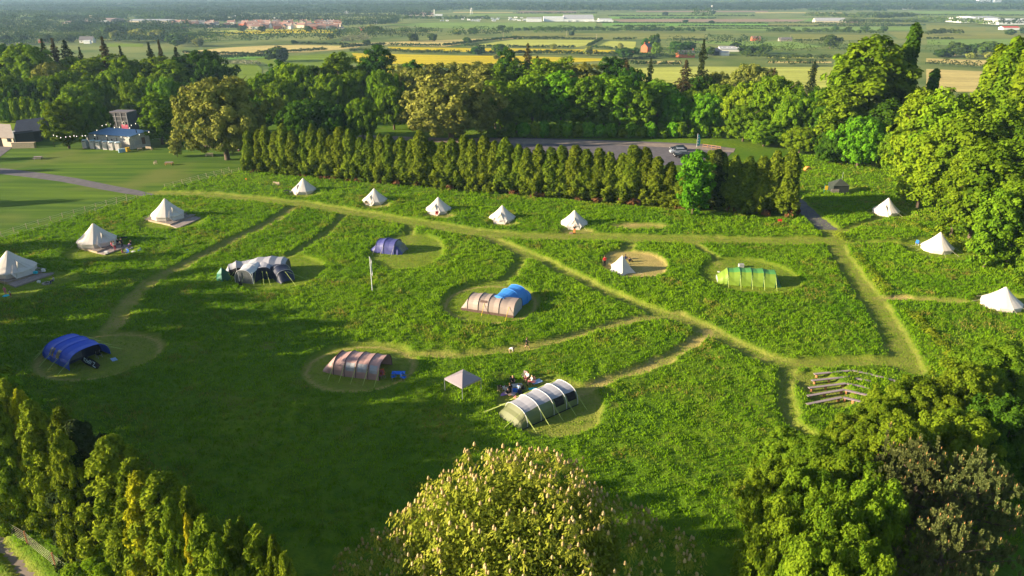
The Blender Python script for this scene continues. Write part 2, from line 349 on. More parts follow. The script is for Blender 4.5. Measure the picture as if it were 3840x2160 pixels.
# ------------------------------------------------------------------ tree meshes
def crown_mesh(name, seed, K, R, n, leaf, mid, aspect=1.2, up=.35, rnd=.7, var0=.5, squash=.8, droop=0., inner=0, innerbox=None):
    r = np.random.RandomState(seed); K = np.asarray(K, float); R = np.asarray(R, float)
    n = np.asarray(n) if hasattr(n, '__len__') else np.full(len(K), n)
    kk = np.repeat(np.arange(len(K)), n); m = len(kk)
    d = norm(r.normal(size=(m, 3))); out = norm(K-np.asarray(mid, float)+1e-6)[kk]
    flip = (d*out).sum(1) < -.35; d[flip] *= -1
    rr = R[kk]*r.uniform(.45, 1.05, m); P = K[kk]+d*rr[:, None]*np.array([1, 1, squash]); P[:, 2] -= droop*r.rand(m)*R[kk]
    Nn = norm(d*.8+out*.35+np.array([0, 0, up])+r.normal(size=(m, 3))*rnd)
    U = r.normal(size=(m, 3))*.6+np.array([0, 0, -1. if droop else .3]); s = leaf*r.uniform(.6, 1.35, m)
    cv = r.uniform(0, 1, len(K)); v = np.clip(cv[kk]*.5+r.uniform(0, 1, m)*.5+var0-.5, 0, 1)
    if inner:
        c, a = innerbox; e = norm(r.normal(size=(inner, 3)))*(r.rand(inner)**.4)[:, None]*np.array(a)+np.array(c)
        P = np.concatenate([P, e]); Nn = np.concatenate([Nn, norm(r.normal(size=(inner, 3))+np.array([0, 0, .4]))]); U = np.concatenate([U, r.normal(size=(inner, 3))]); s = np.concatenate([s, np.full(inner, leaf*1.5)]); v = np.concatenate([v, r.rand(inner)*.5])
    V = quads_from(P, Nn, U, s, s*aspect)
    return npmesh(name, V.reshape(-1, 3), np.arange(len(V)*4).reshape(-1, 4), attrs=dict(var=('FACE', v)))
def trunk_mesh(name, seed, H, r0, limbs=6, bare=.3, spread=.35, R=5):
    rg = random.Random(seed); b = MB(); lean = Vector((rg.uniform(-.03, .03)*H, rg.uniform(-.03, .03)*H, 0))
    top = Vector((lean.x, lean.y, H*.8)); b.tube([(0, 0, -.4), (0, 0, 0.02*H), tuple(lean*.4+Vector((0, 0, H*.4))), tuple(top)], [r0*1.35, r0, r0*.65, r0*.15], 8)
    for i in range(limbs):
        a = i*2.4+rg.random(); z = H*(bare+(.7-bare)*i/limbs); p = lean*(z/H)+Vector((0, 0, z)); L = R*rg.uniform(.6, .9)
        q = p+Vector((math.cos(a)*L*.5, math.sin(a)*L*.5, L*.4)); e = p+Vector((math.cos(a)*L, math.sin(a)*L, L*.75))
        b.tube([p, q, e], [r0*.42, r0*.25, r0*.07], 6)
    me = bpy.data.meshes.new(name); me.from_pydata(b.v, [], b.f); me.update(); me.polygons.foreach_set('use_smooth', [True]*len(b.f)); return me
def broad(seed, H=20, R=5.5, base=.03, K=84, cr=1.15, n=78, leaf=.34, lobes=3, lo=.45, flat=0):
    r = np.random.RandomState(seed); g = (np.arange(K)+.5)/K; ph = np.arccos(1-1.86*g); th = np.arange(K)*2.39996+r.rand()*6
    ph += r.normal(size=K)*.12; th += r.normal(size=K)*.25
    sh = 1+.16*np.cos(lobes*th+seed)+.12*np.cos(2*th+3*ph+seed*2)+.12*np.cos(5*th-4*ph+seed)+r.uniform(-.12, .12, K)
    f = r.uniform(lo+.2, 1, K); zc = H*(1+base)/2; hz = H*(1-base)/2-cr*.55
    X = np.sin(ph)**.8*np.cos(th)*(R-cr*.55)*sh*f; Y = np.sin(ph)**.8*np.sin(th)*(R-cr*.55)*sh*f; Z = zc+np.cos(ph)*hz*(f*.35+.65)
    Kc = np.stack([X, Y, Z], 1); Rr = cr*r.uniform(.7, 1.35, K)
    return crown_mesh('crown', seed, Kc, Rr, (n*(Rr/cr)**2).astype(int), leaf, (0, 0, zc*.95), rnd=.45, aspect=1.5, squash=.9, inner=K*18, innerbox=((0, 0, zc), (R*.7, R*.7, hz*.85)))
def spruce(seed, H=20, R=3.2, leaf=.36, tiers=17, gap=.12, nb=8):
    r = np.random.RandomState(seed); P = []; Nn = []; U = []; nbr = int(tiers*nb*.8)
    for t in range(nbr):
        q = (t+r.rand()*2)/nbr; z = H*(gap+(1-gap)*q**.85); f = max(0, 1-q)**.75*R*(.85+.3*math.sin(q*19+seed))+.15; a = t*2.39996+r.rand()*.8; L = f*r.uniform(.55, 1.2); m = int(7+L*13)
        s = r.rand(m)**.7; rr = s*L; dz = -.30*rr+.12*rr*rr/max(L, 1)+r.uniform(-.1, .1)
        side = r.normal(size=m)*.2*(1.1-s*.4)*max(L, .8)*.55
        P.append(np.stack([np.cos(a)*rr-np.sin(a)*side, np.sin(a)*rr+np.cos(a)*side, np.minimum(z+dz+r.normal(size=m)*.16, H)], 1))
        Nn.append(np.tile([np.cos(a)*.45, np.sin(a)*.45, 1.], (m, 1))+r.normal(size=(m, 3))*.45); U.append(np.tile([np.cos(a), np.sin(a), -.3], (m, 1)))
    P = np.concatenate(P); Nn = norm(np.concatenate(Nn)); U = np.concatenate(U); s = leaf*r.uniform(.6, 1.3, len(P))
    V = quads_from(P, Nn, U, s*.8, s*1.2); return npmesh('crown', V.reshape(-1, 3), np.arange(len(V)*4).reshape(-1, 4), attrs=dict(var=('FACE', r.rand(len(P)))))
def column(seed, H=12, R=1.7, leaf=.2, n=105, knob=True, taper=.36, K=105, cr=.62, z0=.1):
    """leylandii: an upright pillar of dense sprays with knobbly side clumps low down"""
    r = np.random.RandomState(seed); g = (np.arange(K)+.5)/K; z = z0+(1-z0)*g**.85; th = np.arange(K)*2.39996
    prof = np.clip((1-z)/taper, 0, 1)**.45*(.84+.16*np.sin(z*14+seed)); prof = np.maximum(prof, .16)
    rr = prof*(R-cr*.5)*r.uniform(.8, 1.12, K); Kc = np.stack([np.cos(th)*rr, np.sin(th)*rr, z*H], 1); Rr = cr*r.uniform(.75, 1.25, K)*(.55+.45*prof)
    if knob:
        m = 12; th = r.uniform(0, 6.28, m); zz = r.uniform(.04, .38, m)*H; q = R*r.uniform(.9, 1.35, m)
        Kc = np.concatenate([Kc, np.stack([np.cos(th)*q, np.sin(th)*q, zz], 1)]); Rr = np.concatenate([Rr, r.uniform(.55, .85, m)])
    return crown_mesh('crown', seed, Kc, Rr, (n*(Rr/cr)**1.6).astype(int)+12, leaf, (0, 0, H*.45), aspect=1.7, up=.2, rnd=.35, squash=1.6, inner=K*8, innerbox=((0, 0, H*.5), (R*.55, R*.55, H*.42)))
def plume(seed, H=10, R=1.9, leaf=.085, K=230, n=165, cr=.42, tips=0, taper=.8):
    """a conifer seen from close by: sprays that droop at their ends, broken outline"""
    r = np.random.RandomState(seed); g = (np.arange(K)+.5)/K; z = .05+.95*g**.9; th = np.arange(K)*2.39996+r.normal(size=K)*.4
    prof = np.clip((1-z)/taper, 0, 1)**.52; rr = prof*R*r.uniform(.5, 1.3, K); Kc = np.stack([np.cos(th)*rr, np.sin(th)*rr, z*H], 1); Rr = cr*r.uniform(.5, 1.3, K)*(.45+.55*prof)
    Kc = np.concatenate([Kc, [[.05, 0, H*.985], [0, .05, H*1.01]]]); Rr = np.concatenate([Rr, [.16, .1]])
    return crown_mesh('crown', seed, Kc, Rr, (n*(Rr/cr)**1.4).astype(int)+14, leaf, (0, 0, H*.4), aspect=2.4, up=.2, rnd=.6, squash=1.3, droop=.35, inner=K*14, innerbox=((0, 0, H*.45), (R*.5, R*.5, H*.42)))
MESH = {}
for i in range(5): MESH['broad', i] = (trunk_mesh('trunk', i, 20, .36, R=5), broad(100+i, lobes=2+i % 3), 20, 5.5)
for i in range(3): MESH['loose', i] = (trunk_mesh('trunk', 20+i, 20, .3, limbs=9, R=5.4), broad(140+i, n=62, leaf=.36, cr=1.25, K=66, lo=.35, lobes=3), 20, 5.5)
for i in range(3): MESH['spruce', i] = (trunk_mesh('trunk', 30+i, 22, .26, limbs=0), spruce(150+i, tiers=20 if i < 2 else 13, gap=.12 if i < 2 else .4, R=3.2 if i < 2 else 3.6), 20, 3.4)
for i in range(5): MESH['column', i] = (trunk_mesh('trunk', 40+i, 11, .16, limbs=0), column(160+i), 12, 1.75)
for i in range(2): MESH['poplar', i] = (trunk_mesh('trunk', 50+i, 22, .3, limbs=5, R=1.5), column(170+i, H=24, R=2.6, leaf=.42, n=70, knob=False, K=90, cr=1.05, taper=.7), 24, 2.7)
for i in range(4): MESH['plume', i] = (trunk_mesh('trunk', 60+i, 10, .14, limbs=4, R=1.), plume(180+i, taper=(.9, .8, 1., .9)[i]), 10, 1.95)
for i in range(3): MESH['hazel', i] = (trunk_mesh('trunk', 70+i, 8, .12, limbs=8, bare=.1, R=3), broad(190+i, H=8, R=3.6, base=.0, K=210, cr=.5, n=230, leaf=.095, lo=.4), 8, 3.6)
for i in range(2): MESH['bush', i] = (trunk_mesh('trunk', 80+i, 3, .07, limbs=4, bare=.1, R=1.2), broad(200+i, H=3.2, R=1.8, base=.0, K=26, cr=.6, n=60, leaf=.22, lo=.4), 3.2, 1.8)
for i in range(4): MESH['dot', i] = (trunk_mesh('trunk', 90+i, 12, .35, limbs=2), broad(210+i, H=12, R=6, base=.08, K=30, cr=1.9, n=26, leaf=1.1), 12, 6)
for i in range(2): MESH['wide', i] = (trunk_mesh('trunk', 95+i, 17, .62, limbs=11, bare=.16, R=9), broad(240+i, H=17, R=10.5, base=.08, K=230, cr=1.25, n=75, leaf=.34, lo=.45, lobes=4), 17, 10.5)
TREES = []
def tree(kind, m, loc, H, R, name='broadleaf_tree', var=None, label=None, group=None, cat='tree', trunkm=None, rz=None, base=None):
    keys = [k for k in MESH if k[0] == kind]; i = var if var is not None else random.randrange(len(keys))
    tm, cm, h0, r0 = MESH[kind, i % len(keys)]
    t = thing(name, None, cat, loc, random.uniform(0, 6.28) if rz is None else rz, group); t.scale = (R/r0, R/r0, H/h0)
    for nm, me, mm in (('trunk', tm, trunkm or BARK), ('crown', cm, m if not isinstance(m, str) else LM[m])):
        if not me.materials: me.materials.append(BARK)
        o = bpy.data.objects.new(nm, me); COL.objects.link(o); o.parent = t; o.material_slots[0].link = 'OBJECT'; o.material_slots[0].material = mm
    if label: t['label'] = label
    TREES.append((t, group)); return t
def treepx(kind, m, px, top, Y, wpx, **kw):
    """tree whose top the photo shows at (px,top), standing at distance Y, wpx pixels wide"""
    p = AT(px, top, Y); z = T(Y); H = p.z-z; R = wpx/2/PPM(Vector((p.x, Y, z+H*.6)))
    if kind in ('broad', 'loose') and R/H > .40: kind = 'wide'; kw.pop('var', None)
    return tree(kind, m, (p.x, Y, z-.1), H, R, **kw)
def treeh(kind, m, px, top, H, wpx, **kw):
    d = ray(px, top); t = (H-CAMZ)/d.z; return treepx(kind, m, px, top, t*d.y, wpx, **kw)
ORD = 'first second third fourth fifth sixth seventh eighth ninth tenth eleventh twelfth thirteenth fourteenth fifteenth sixteenth seventeenth eighteenth nineteenth twentieth'.split()
TENS = {2: 'twenty', 3: 'thirty', 4: 'forty', 5: 'fifty', 6: 'sixty', 7: 'seventy', 8: 'eighty', 9: 'ninety'}
def ordinal(n):
    if n <= 20: return ORD[n-1]
    if n > 99: return 'last'
    if n % 10 == 0: return TENS[n//10][:-1]+'ieth'
    return TENS[n//10]+'-'+ORD[n % 10-1]
def number(objs, base, group, where='from the left'):
    objs = sorted(objs, key=lambda o: o.location.x/o.location.y)
    for i, o in enumerate(objs): o['label'] = '%s, %s %s' % (base, ordinal(i+1), where); o['group'] = group
# ---- the tall hedge of leylandii pillars: left end (622,437) to right end (1985,553)
hl = G(634, 436); hr = G(1975, 545); hed = []; n = 50
for i in range(n):
    f = i/(n-1.); p = hl.lerp(hr, f)+Vector((random.uniform(-.35, .35), random.uniform(-.5, .5)+1.2, 0)); px = 634+f*1341
    sc = PPM(p); px = CX+p.x*FPX/(p.y*cp+CAMZ*sp)
    tops = [(600, 330), (760, 322), (1000, 343), (1300, 360), (1500, 366), (1600, 385), (1700, 400), (1990, 385)]
    ty = float(np.interp(px, [a for a, b in tops], [b for a, b in tops]))+random.uniform(-15, 15)
    if 1688 < px < 1765: ty += 50
    H = HT(px, ty, p); dead = 1688 < px < 1745
    t = tree('column', 'leyland', p-Vector((0, 0, .1)), H, random.uniform(1.7, 2.3), name='hedge_conifer', cat='conifer'); hed.append(t)
    if random.random() < .8:
        b = MB(); 
        K = np.array([[-.9+.6*_, random.uniform(-1.7, -1.1), random.uniform(.5, 1.1)] for _ in range(4)]); 
        me = crown_mesh('dead_branches', i, K, [.75]*4, 26, .3, (0, 0, 1), aspect=2.5); o = link('dead_branches', me, DEADB, t); o.scale = (1, 1, 1)
number(hed, 'conifer pillar of the long tall hedge', 'conifer pillars of the tall hedge')
t = tree('broad', 'bright', G(1738, 540)+Vector((0, -1.2, 0)), HT(1738, 372, G(1738, 540)), 3.6, var=2, label='bright green broadleaf tree growing out of the tall conifer hedge'); 
t.scale.z *= 1.0
tree('column', 'spruce', G(1795, 530)+Vector((0, 1.5, 0)), HT(1795, 385, G(1795, 530)), 2.6, name='hedge_conifer', cat='conifer', label='dark shaded conifer just right of the bright tree in the hedge')
# ---- left wood beyond the barns
g1, g2, g3 = [], [], []
for i, (px, top, Y, w, m) in enumerate([(-30,215,262,75,'green'),(18,190,264,80,'green'),(62,205,262,75,'deep'),(100,190,268,80,'yellow'),(150,180,266,85,'green'),(195,205,260,80,'yellow'),(240,190,268,80,'green'),(285,170,270,80,'green'),(330,205,262,70,'yellow'),(372,190,266,75,'green'),(410,195,262,60,'bright'),(455,205,266,75,'green')]):
    g1.append(treepx('broad', m, px, top, Y, w*1.35))
number(g1, 'bushy green tree in the front row of the left wood', 'front trees of the left wood')
for i, (px, top, Y, w, m) in enumerate([(-40,140,300,85,'deep'),(0,118,310,80,'deep'),(40,115,300,80,'green'),(75,118,295,75,'yellow'),(120,165,290,80,'olive'),(175,150,300,80,'yellow'),(215,155,292,75,'green'),(262,145,300,80,'green'),(310,150,292,75,'yellow'),(345,165,300,70,'green'),(385,150,296,80,'yellow'),(425,160,290,75,'green'),(455,150,300,80,'deep'),(500,135,305,110,'deep'),(525,160,292,80,'deep')]):
    g2.append(treepx('broad', m, px, top-10, Y, w*1.35))
number(g2, 'taller broadleaf tree in the back row of the left wood', 'back trees of the left wood')
for i, (px, top, Y, w, m) in enumerate([(78,116,300,50,'brownc'),(103,96,300,46,'spruce'),(130,96,305,60,'brownc'),(160,100,302,70,'spruce'),(198,118,300,45,'spruce'),(255,92,298,62,'brownc'),(300,115,302,48,'spruce'),(372,106,298,55,'spruce'),(398,100,300,42,'brownc'),(440,118,304,55,'spruce')]):
    g3.append(treepx('spruce', m, px, top, Y, w, name='spruce_tree', cat='conifer'))
number(g3, 'dark spire of a spruce rising above the left wood', 'spruces of the left wood')
g = []
for px in range(-20, 130, 26): g.append(treepx('bush', 'yellow', px, 247+random.uniform(-4, 4), 246, 34, name='shrub', cat='shrub'))
number(g, 'light green shrub in the roadside hedge behind the barn', 'roadside hedge shrubs')
# ---- around the barns and toilets
treepx('broad', 'green', 145, 250, 202, 95, label='green tree beside the dark barn, left of three by the toilets', var=0)
treepx('broad', 'green', 200, 243, 209, 100, label='green tree directly behind the portable toilets', var=1)
treepx('broad', 'deep', 226, 262, 216, 80, label='dark tree in front of the tall timber building', var=2)
treepx('broad', 'green', 385, 233, 208, 100, label='round green tree right of the timber building', var=3)
t = treepx('loose', 'olive', 540, 192, G(545, 402).y, 235, name='willow_tree', label='big pale olive willow with a thick trunk on the lawn', var=0, trunkm=BARK); t.scale.x *= 1.0
t.rotation_euler.z = 1.0
treepx('loose', 'olive', 437, 338, 191, 40, name='shrub', cat='shrub', label='small olive shrub left of the big willow')
# ---- middle belt behind the car park
B1 = [(640,250,228,80,'deep','broad'),(700,200,240,90,'green','broad'),(655,185,262,90,'green','broad'),(735,160,270,110,'yellow','broad'),(700,150,292,70,'deep','broad'),(790,165,268,90,'deep','broad'),
      (770,248,214,130,'deep','broad'),(835,262,212,80,'deep','broad'),(905,245,213,78,'green','broad'),(850,127,275,95,'green','broad'),(830,185,250,95,'green','broad'),(890,175,255,90,'green','broad'),(915,165,282,70,'deep','broad'),
      (948,113,300,90,'deep','broad'),(960,175,250,85,'green','loose'),(1000,160,262,80,'olive','loose'),(1040,150,272,75,'deep','broad'),(985,215,232,80,'green','broad'),(1050,170,256,85,'olive','loose'),
      (1130,187,214,215,'olive','loose'),(1090,152,270,80,'olive','loose'),(1140,150,276,85,'olive','loose'),(1180,150,262,85,'olive','loose'),(1215,160,250,80,'olive','loose'),(1255,160,262,85,'green','broad'),
      (1245,200,232,70,'yellow','broad'),(1275,118,290,60,'deep','broad'),(1300,205,226,70,'yellow','broad'),(1340,182,236,95,'green','broad'),(1370,145,262,95,'green','broad'),(1310,150,272,80,'deep','broad'),
      (1412,175,234,90,'bright','broad'),(1425,140,268,90,'green','loose'),(1480,190,230,80,'green','broad'),(1470,150,262,90,'olive','loose'),(1525,180,232,85,'bright','broad'),(1565,188,228,80,'bright','broad'),(1590,170,258,85,'deep','broad'),
      (1620,205,226,75,'green','broad'),(1660,200,234,80,'bright','broad'),(1700,235,228,70,'bright','broad'),(1740,225,234,75,'green','broad'),(1690,210,256,80,'deep','broad'),(1780,235,228,85,'bright','broad'),(1820,210,240,90,'green','broad'),(1850,190,262,100,'olive','loose'),(1900,160,268,110,'olive','loose'),(1800,180,266,80,'olive','loose'),(1760,190,260,80,'deep','broad'),(1545,140,276,80,'deep','broad'),(1220,150,280,70,'olive','loose')]
B1 = [(a, b, c, d, e, f) for (a, b, c, d, e, f) in B1]
front = [treepx(f, e, a, b, c, d*1.2) for a, b, c, d, e, f in B1]
number([t for t in front if t.location.y <= 236], 'tree at the front of the wood behind the car park', 'front trees behind the car park')
number([t for t in front if t.location.y > 236], 'tree crown further back in the wood behind the car park', 'back trees behind the car park')
g = []
for (px, top, Y, w, m) in [(685,205,262,45,'spruce'),(1328,108,282,52,'brownc'),(1352,140,268,55,'brownc'),(1577,150,262,62,'brownc'),(1638,146,258,44,'spruce'),(1728,150,252,62,'brownc'),(1772,99,262,56,'spruce'),(1258,235,232,40,'spruce'),(2050,155,262,58,'spruce'),(1950,170,262,40,'brownc')]:
    g.append(treepx('spruce', m, px, top, Y, w, name='spruce_tree', cat='conifer', var=2 if m == 'brownc' else None, trunkm=BARKP if m == 'brownc' else BARK))
number(g, 'thin conifer spire standing out of the wood behind the car park', 'conifers of the car park wood')
g = []
for px in range(1235, 1840, 27): g.append(treepx('bush', random.choice(['green', 'bright', 'yellow']), px+random.uniform(-8, 8), 312+random.uniform(-9, 10), 218, 34, name='shrub', cat='shrub'))
number(g, 'low shrub along the far side of the car park', 'verge shrubs by the car park')
# ---- right hand side woods
R1 = [(1900,205,222,150,'yellow','broad'),(1960,190,216,150,'green','broad'),(1880,265,212,110,'green','broad'),(2010,230,206,120,'green','broad'),(2070,220,204,120,'deep','broad'),(1930,300,205,110,'green','broad'),(2020,320,196,100,'green','broad'),
      (2210,80,196,215,'green','broad'),(2130,215,190,120,'green','broad'),(2180,290,178,130,'bright','broad'),(2245,250,182,110,'deep','broad'),(2100,330,182,90,'deep','broad'),(2265,330,170,90,'green','broad'),(2150,110,200,120,'green','broad'),
      (2330,225,158,130,'yellow','broad'),(2395,222,150,150,'yellow','broad'),(2470,230,150,150,'green','broad'),(2440,290,134,160,'green','broad'),(2540,250,140,150,'green','broad'),(2350,330,140,130,'yellow','broad'),
      (2500,360,120,150,'green','broad'),(2580,330,122,170,'green','broad'),(2440,400,122,110,'green','broad'),(2590,450,108,130,'green','broad'),(2530,470,106,110,'green','broad'),(2300,300,168,110,'yellow','broad'),(2640,560,98,110,'green','broad'),(2620,300,130,140,'deep','broad')]
o = [treepx(f, e, a, b, c, d) for a, b, c, d, e, f in R1]
number([t for t in o if t.location.y > 172], 'large broadleaf tree right of the car park', 'large trees right of the car park')
number([t for t in o if t.location.y <= 172], 'broadleaf tree on the bank behind the right hand bell tents', 'trees on the right hand bank')
g = [treepx('poplar', m, a, b, c, d, name='poplar_tree') for a, b, c, d, m in [(2305,68,200,62,'deep'),(2285,110,202,60,'deep'),(2355,178,208,48,'deep'),(2495,150,176,60,'green'),(2520,118,172,66,'green'),(2560,100,168,80,'green'),(2600,120,160,80,'green')]]
number(g, 'tall narrow poplar at the upper right', 'poplars at the upper right')
# ---- foreground: the row of mixed conifers at the lower left
F1 = [(8,958,1180,70,'fgreen',0),(42,985,1230,70,'gold',1),(-30,1000,1220,80,'fgreen',2),(70,1010,1290,95,'fgreen',2),(148,1030,1320,78,'leyland',0),(188,1062,1335,92,'spruce',1),(150,1090,1345,70,'fgreen',3),(268,1104,1380,100,'fgreen',1),(322,1162,1400,86,'leyland',0),(345,1190,1425,84,'gold',2),
      (392,1195,1420,110,'fgreen',3),(465,1232,1440,66,'leyland',0),(422,1260,1470,60,'fgreen',1),(470,1296,1500,46,'gold',2),(508,1300,1520,84,'fgreen',2),(578,1318,1530,72,'leyland',3),(605,1305,1500,50,'leyland',0),(640,1330,1540,84,'fgreen',1),(684,1352,1560,56,'leyland',0),(713,1395,1560,58,'fgreen',3),(540,1350,1560,70,'fgreen',0)]
g = []
for a, b, c, d, m, v in F1:
    g.append(treeh('plume', m, a, b, 12.2, d*(1.4 if a < 100 else 1.95 if d >= 84 else 1.6), name='conifer', cat='conifer', var=v))
for t, f in zip(g, F1):
    t['label'] = {'gold': 'golden yellow conifer', 'spruce': 'dark green columnar conifer', 'leyland': 'olive green feathery conifer', 'fgreen': 'mid green conifer'}[f[4]]
for m, nm in (('gold', 'golden yellow conifer in the lower left screen of trees'), ('leyland', 'olive feathery conifer in the lower left screen of trees'), ('fgreen', 'mid green conifer in the lower left screen of trees')):
    number([t for t, f in zip(g, F1) if f[4] == m], nm, 'conifers of the lower left screen')
g[5]['label'] = 'dark green columnar conifer in the lower left screen of trees'
tree('hazel', 'fgreen', G(52, 1305), 7.6, 2.3, label='leafy bright green tree at the left edge above the wire fence', var=0)
tree('hazel', 'yellow', G(330, 1500), 4.6, 3.3, name='shrub', cat='shrub', label='broad yellow green shrub in front of the lower left conifers', var=1)
tree('hazel', 'fgreen', G(455, 1530), 4.2, 2.6, name='shrub', cat='shrub', label='green shrub at the foot of the lower left conifers near the bottom edge', var=2)
for a, b, lab in ((105, 1322, 'rusty bramble bush under the leafy tree at the left edge'), (235, 1390, 'rusty bramble bush beside the wire fence'), (290, 1450, 'olive bramble bush between the fence and the broad shrub')):
    tree('bush', 'olive', G(a, b), 1.3, 1.3, name='bramble', cat='bush', label=lab)
# trees just outside the frame on the left whose long shadows cross the meadow
g = []
for x, y, h in ((-46,53,13),(-43,50.5,12.5),(-50,56,14),(-55,60,14),(-60,63,15),(-65,67,15),(-70,71,15),(-76,75,16),(-83,79,16),(-90,84,16),(-98,88,17),(-107,93,18),(-117,100,18),(-128,107,18),(-56,52,12),(-182,162,20),(-192,176,20),(-150,136,17)):
    g.append(tree('broad', 'green', (x, y, -.1), h, 3.4))
number(g, 'tree of the screen just beyond the left edge', 'trees beyond the left edge', 'from the left edge')
# ---- foreground: lower right thicket
F2 = [(2300,955,8,170,'hazel'),(2225,1000,7.5,120,'hazel'),(2150,1050,7,140,'hazel'),(2360,955,8,180,'hazel'),(2450,915,9,170,'hazel'),(2540,860,9,190,'hazel'),(2230,1050,8,170,'hazel'),(1990,1085,6,140,'hazel'),(2080,1105,8,170,'hazel'),
      (1955,1150,8.5,140,'hazel'),(2050,1180,11,190,'hazel'),(2160,1130,11,200,'hazel'),(2290,1060,11,190,'hazel'),(1990,1270,12,190,'hazel'),(2100,1250,13,210,'hazel'),(2210,1200,13,200,'hazel'),(2070,1350,12.5,200,'hazel'),(2170,1340,12.5,190,'hazel'),(2430,1030,10,200,'hazel'),(2560,1000,10,200,'deep'),(1925,1350,6,120,'hazel')]
g = [treeh('hazel', m, a, b, Y, w*1.1) for a, b, Y, w, m in F2]
number(g, 'small leafy tree of the lower right thicket', 'trees of the lower right thicket')
# ---- flowering chestnut in the middle of the lower edge
def chestnut():
    r = np.random.RandomState(5); p = AT(1275, 1140, 34.0); base = Vector((p.x+.3, 36.5, 0)); H = p.z-1.5
    t = thing('chestnut_tree', 'big horse chestnut covered in pale flower candles at the lower edge', 'tree', base)
    link('trunk', trunk_mesh('trunk', 77, H*.85, .5, limbs=9, R=4.2), BARK, t)
    lob = [((0, -2.2, H-5.2), 5.3), ((-3.4, -1, H-7.2), 4.4), ((4.0, -.6, H-7.4), 4.3), ((-6.4, .5, H-10.0), 3.6), ((6.6, .2, H-8.9), 3.9), ((9.3, -.3, H-9.6), 3.3), ((-8.9, -.3, H-10.2), 3.0), ((-7.6, -2.5, H-11.2), 3.6), ((7.8, -2.6, H-11), 3.8), ((0, -4.5, H-9.5), 5.8), ((-4.6, -4, H-11.2), 4.2), ((4.9, -4, H-11), 4.4), ((7.3, 1.5, H-11.6), 2.7), ((-7.2, 0, H-12.6), 2.6), ((1.8, .8, H-5.6), 4.2), ((-1.5, 1.2, H-6.6), 4.6)]
    P = []; 
    for c, R in lob:
        n = int(R*R*21); d = norm(r.normal(size=(n, 3))); d = d[d[:, 2] > -.55]; q = np.array(c)+d*R*np.array([1, 1, .92])*(1+.10*np.sin(d[:, :1]*7+d[:, 1:2]*5)+r.uniform(-.09, .05, (len(d), 1)))
        ok = np.ones(len(q), bool)
        for c2, R2 in lob:
            if c2 is not c: ok &= (((q-np.array(c2))/(R2*.9))**2).sum(1) > 1
        P.append(np.hstack([q[ok], d[ok]]))
    P = np.concatenate(P); C = P[:, :3]; D = P[:, 3:]; n = len(C)
    # five to seven drooping leaflets at two levels under every shoot tip
    K = 22; kk = np.repeat(np.arange(n), K); m = len(kk); a = r.uniform(0, 6.28, m); lvl = r.randint(0, 3, m); rad_ = .16+.09*lvl
    c = C[kk]+np.stack([np.cos(a)*rad_, np.sin(a)*rad_, -.09-.12*lvl+r.normal(size=m)*.05], 1)+r.normal(size=(m, 3))*.05
    U = np.stack([np.cos(a), np.sin(a), -.9-r.rand(m)*.6], 1); Nn = norm(np.stack([np.cos(a)*.9, np.sin(a)*.9, np.full(m, .75)], 1)+D[kk]*.4+r.normal(size=(m, 3))*.22)
    v = np.clip(r.rand(n)[kk]*.6+r.rand(m)*.4, 0, 1)
    V = quads_from(c, Nn, U, r.uniform(.055, .09, m), r.uniform(.13, .22, m))
    e = norm(r.normal(size=(42000, 3)))*(r.rand(42000, 1)**.4)*np.array([7.6, 5.0, H*.36])*.93+np.array([0, -1, H*.52])
    ok = np.zeros(len(e), bool)
    for c2, R2 in lob: ok |= (((e-np.array(c2))/(R2*.88))**2).sum(1) < 1
    e = e[ok]; V2 = quads_from(e, norm(r.normal(size=e.shape)), r.normal(size=e.shape), np.full(len(e), .15), np.full(len(e), .22))
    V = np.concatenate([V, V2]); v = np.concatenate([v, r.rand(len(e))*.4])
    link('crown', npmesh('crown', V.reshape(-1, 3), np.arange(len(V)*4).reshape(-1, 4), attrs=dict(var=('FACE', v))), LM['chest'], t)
    # flower candles: upright tapering panicles
    f = C[r.rand(n) < .8]; f = f+np.array([0, 0, .04]); s = r.uniform(.75, 1.25, len(f)); Vv = []; prof = [(.03, 0), (.095, .06), (.09, .15), (.055, .24), (.012, .31)]
    for R_, z in prof:
        for j in range(5):
            a = j*6.283/5+z*9; Vv.append(f+np.stack([math.cos(a)*R_*s, math.sin(a)*R_*s, z*s], 1))
    Vv = np.stack(Vv, 1); Q = np.array([(i*5+j, i*5+(j+1) % 5, (i+1)*5+(j+1) % 5, (i+1)*5+j) for i in range(4) for j in range(5)]); Q = (np.arange(len(f))[:, None, None]*25+Q[None]).reshape(-1, 4)
    va = np.repeat(r.rand(len(f)), 20)*.5+r.rand(len(f)*20)*.5
    fm = leafmat('chestnut_blossom', (.46, .30, .13), (.66, .54, .28), .2, 0)
    tag(link('blossom', npmesh('blossom', Vv.reshape(-1, 3), Q, attrs=dict(var=('FACE', va))), fm, t), 'pale cream and pink flower candles', kind='stuff')
chestnut()
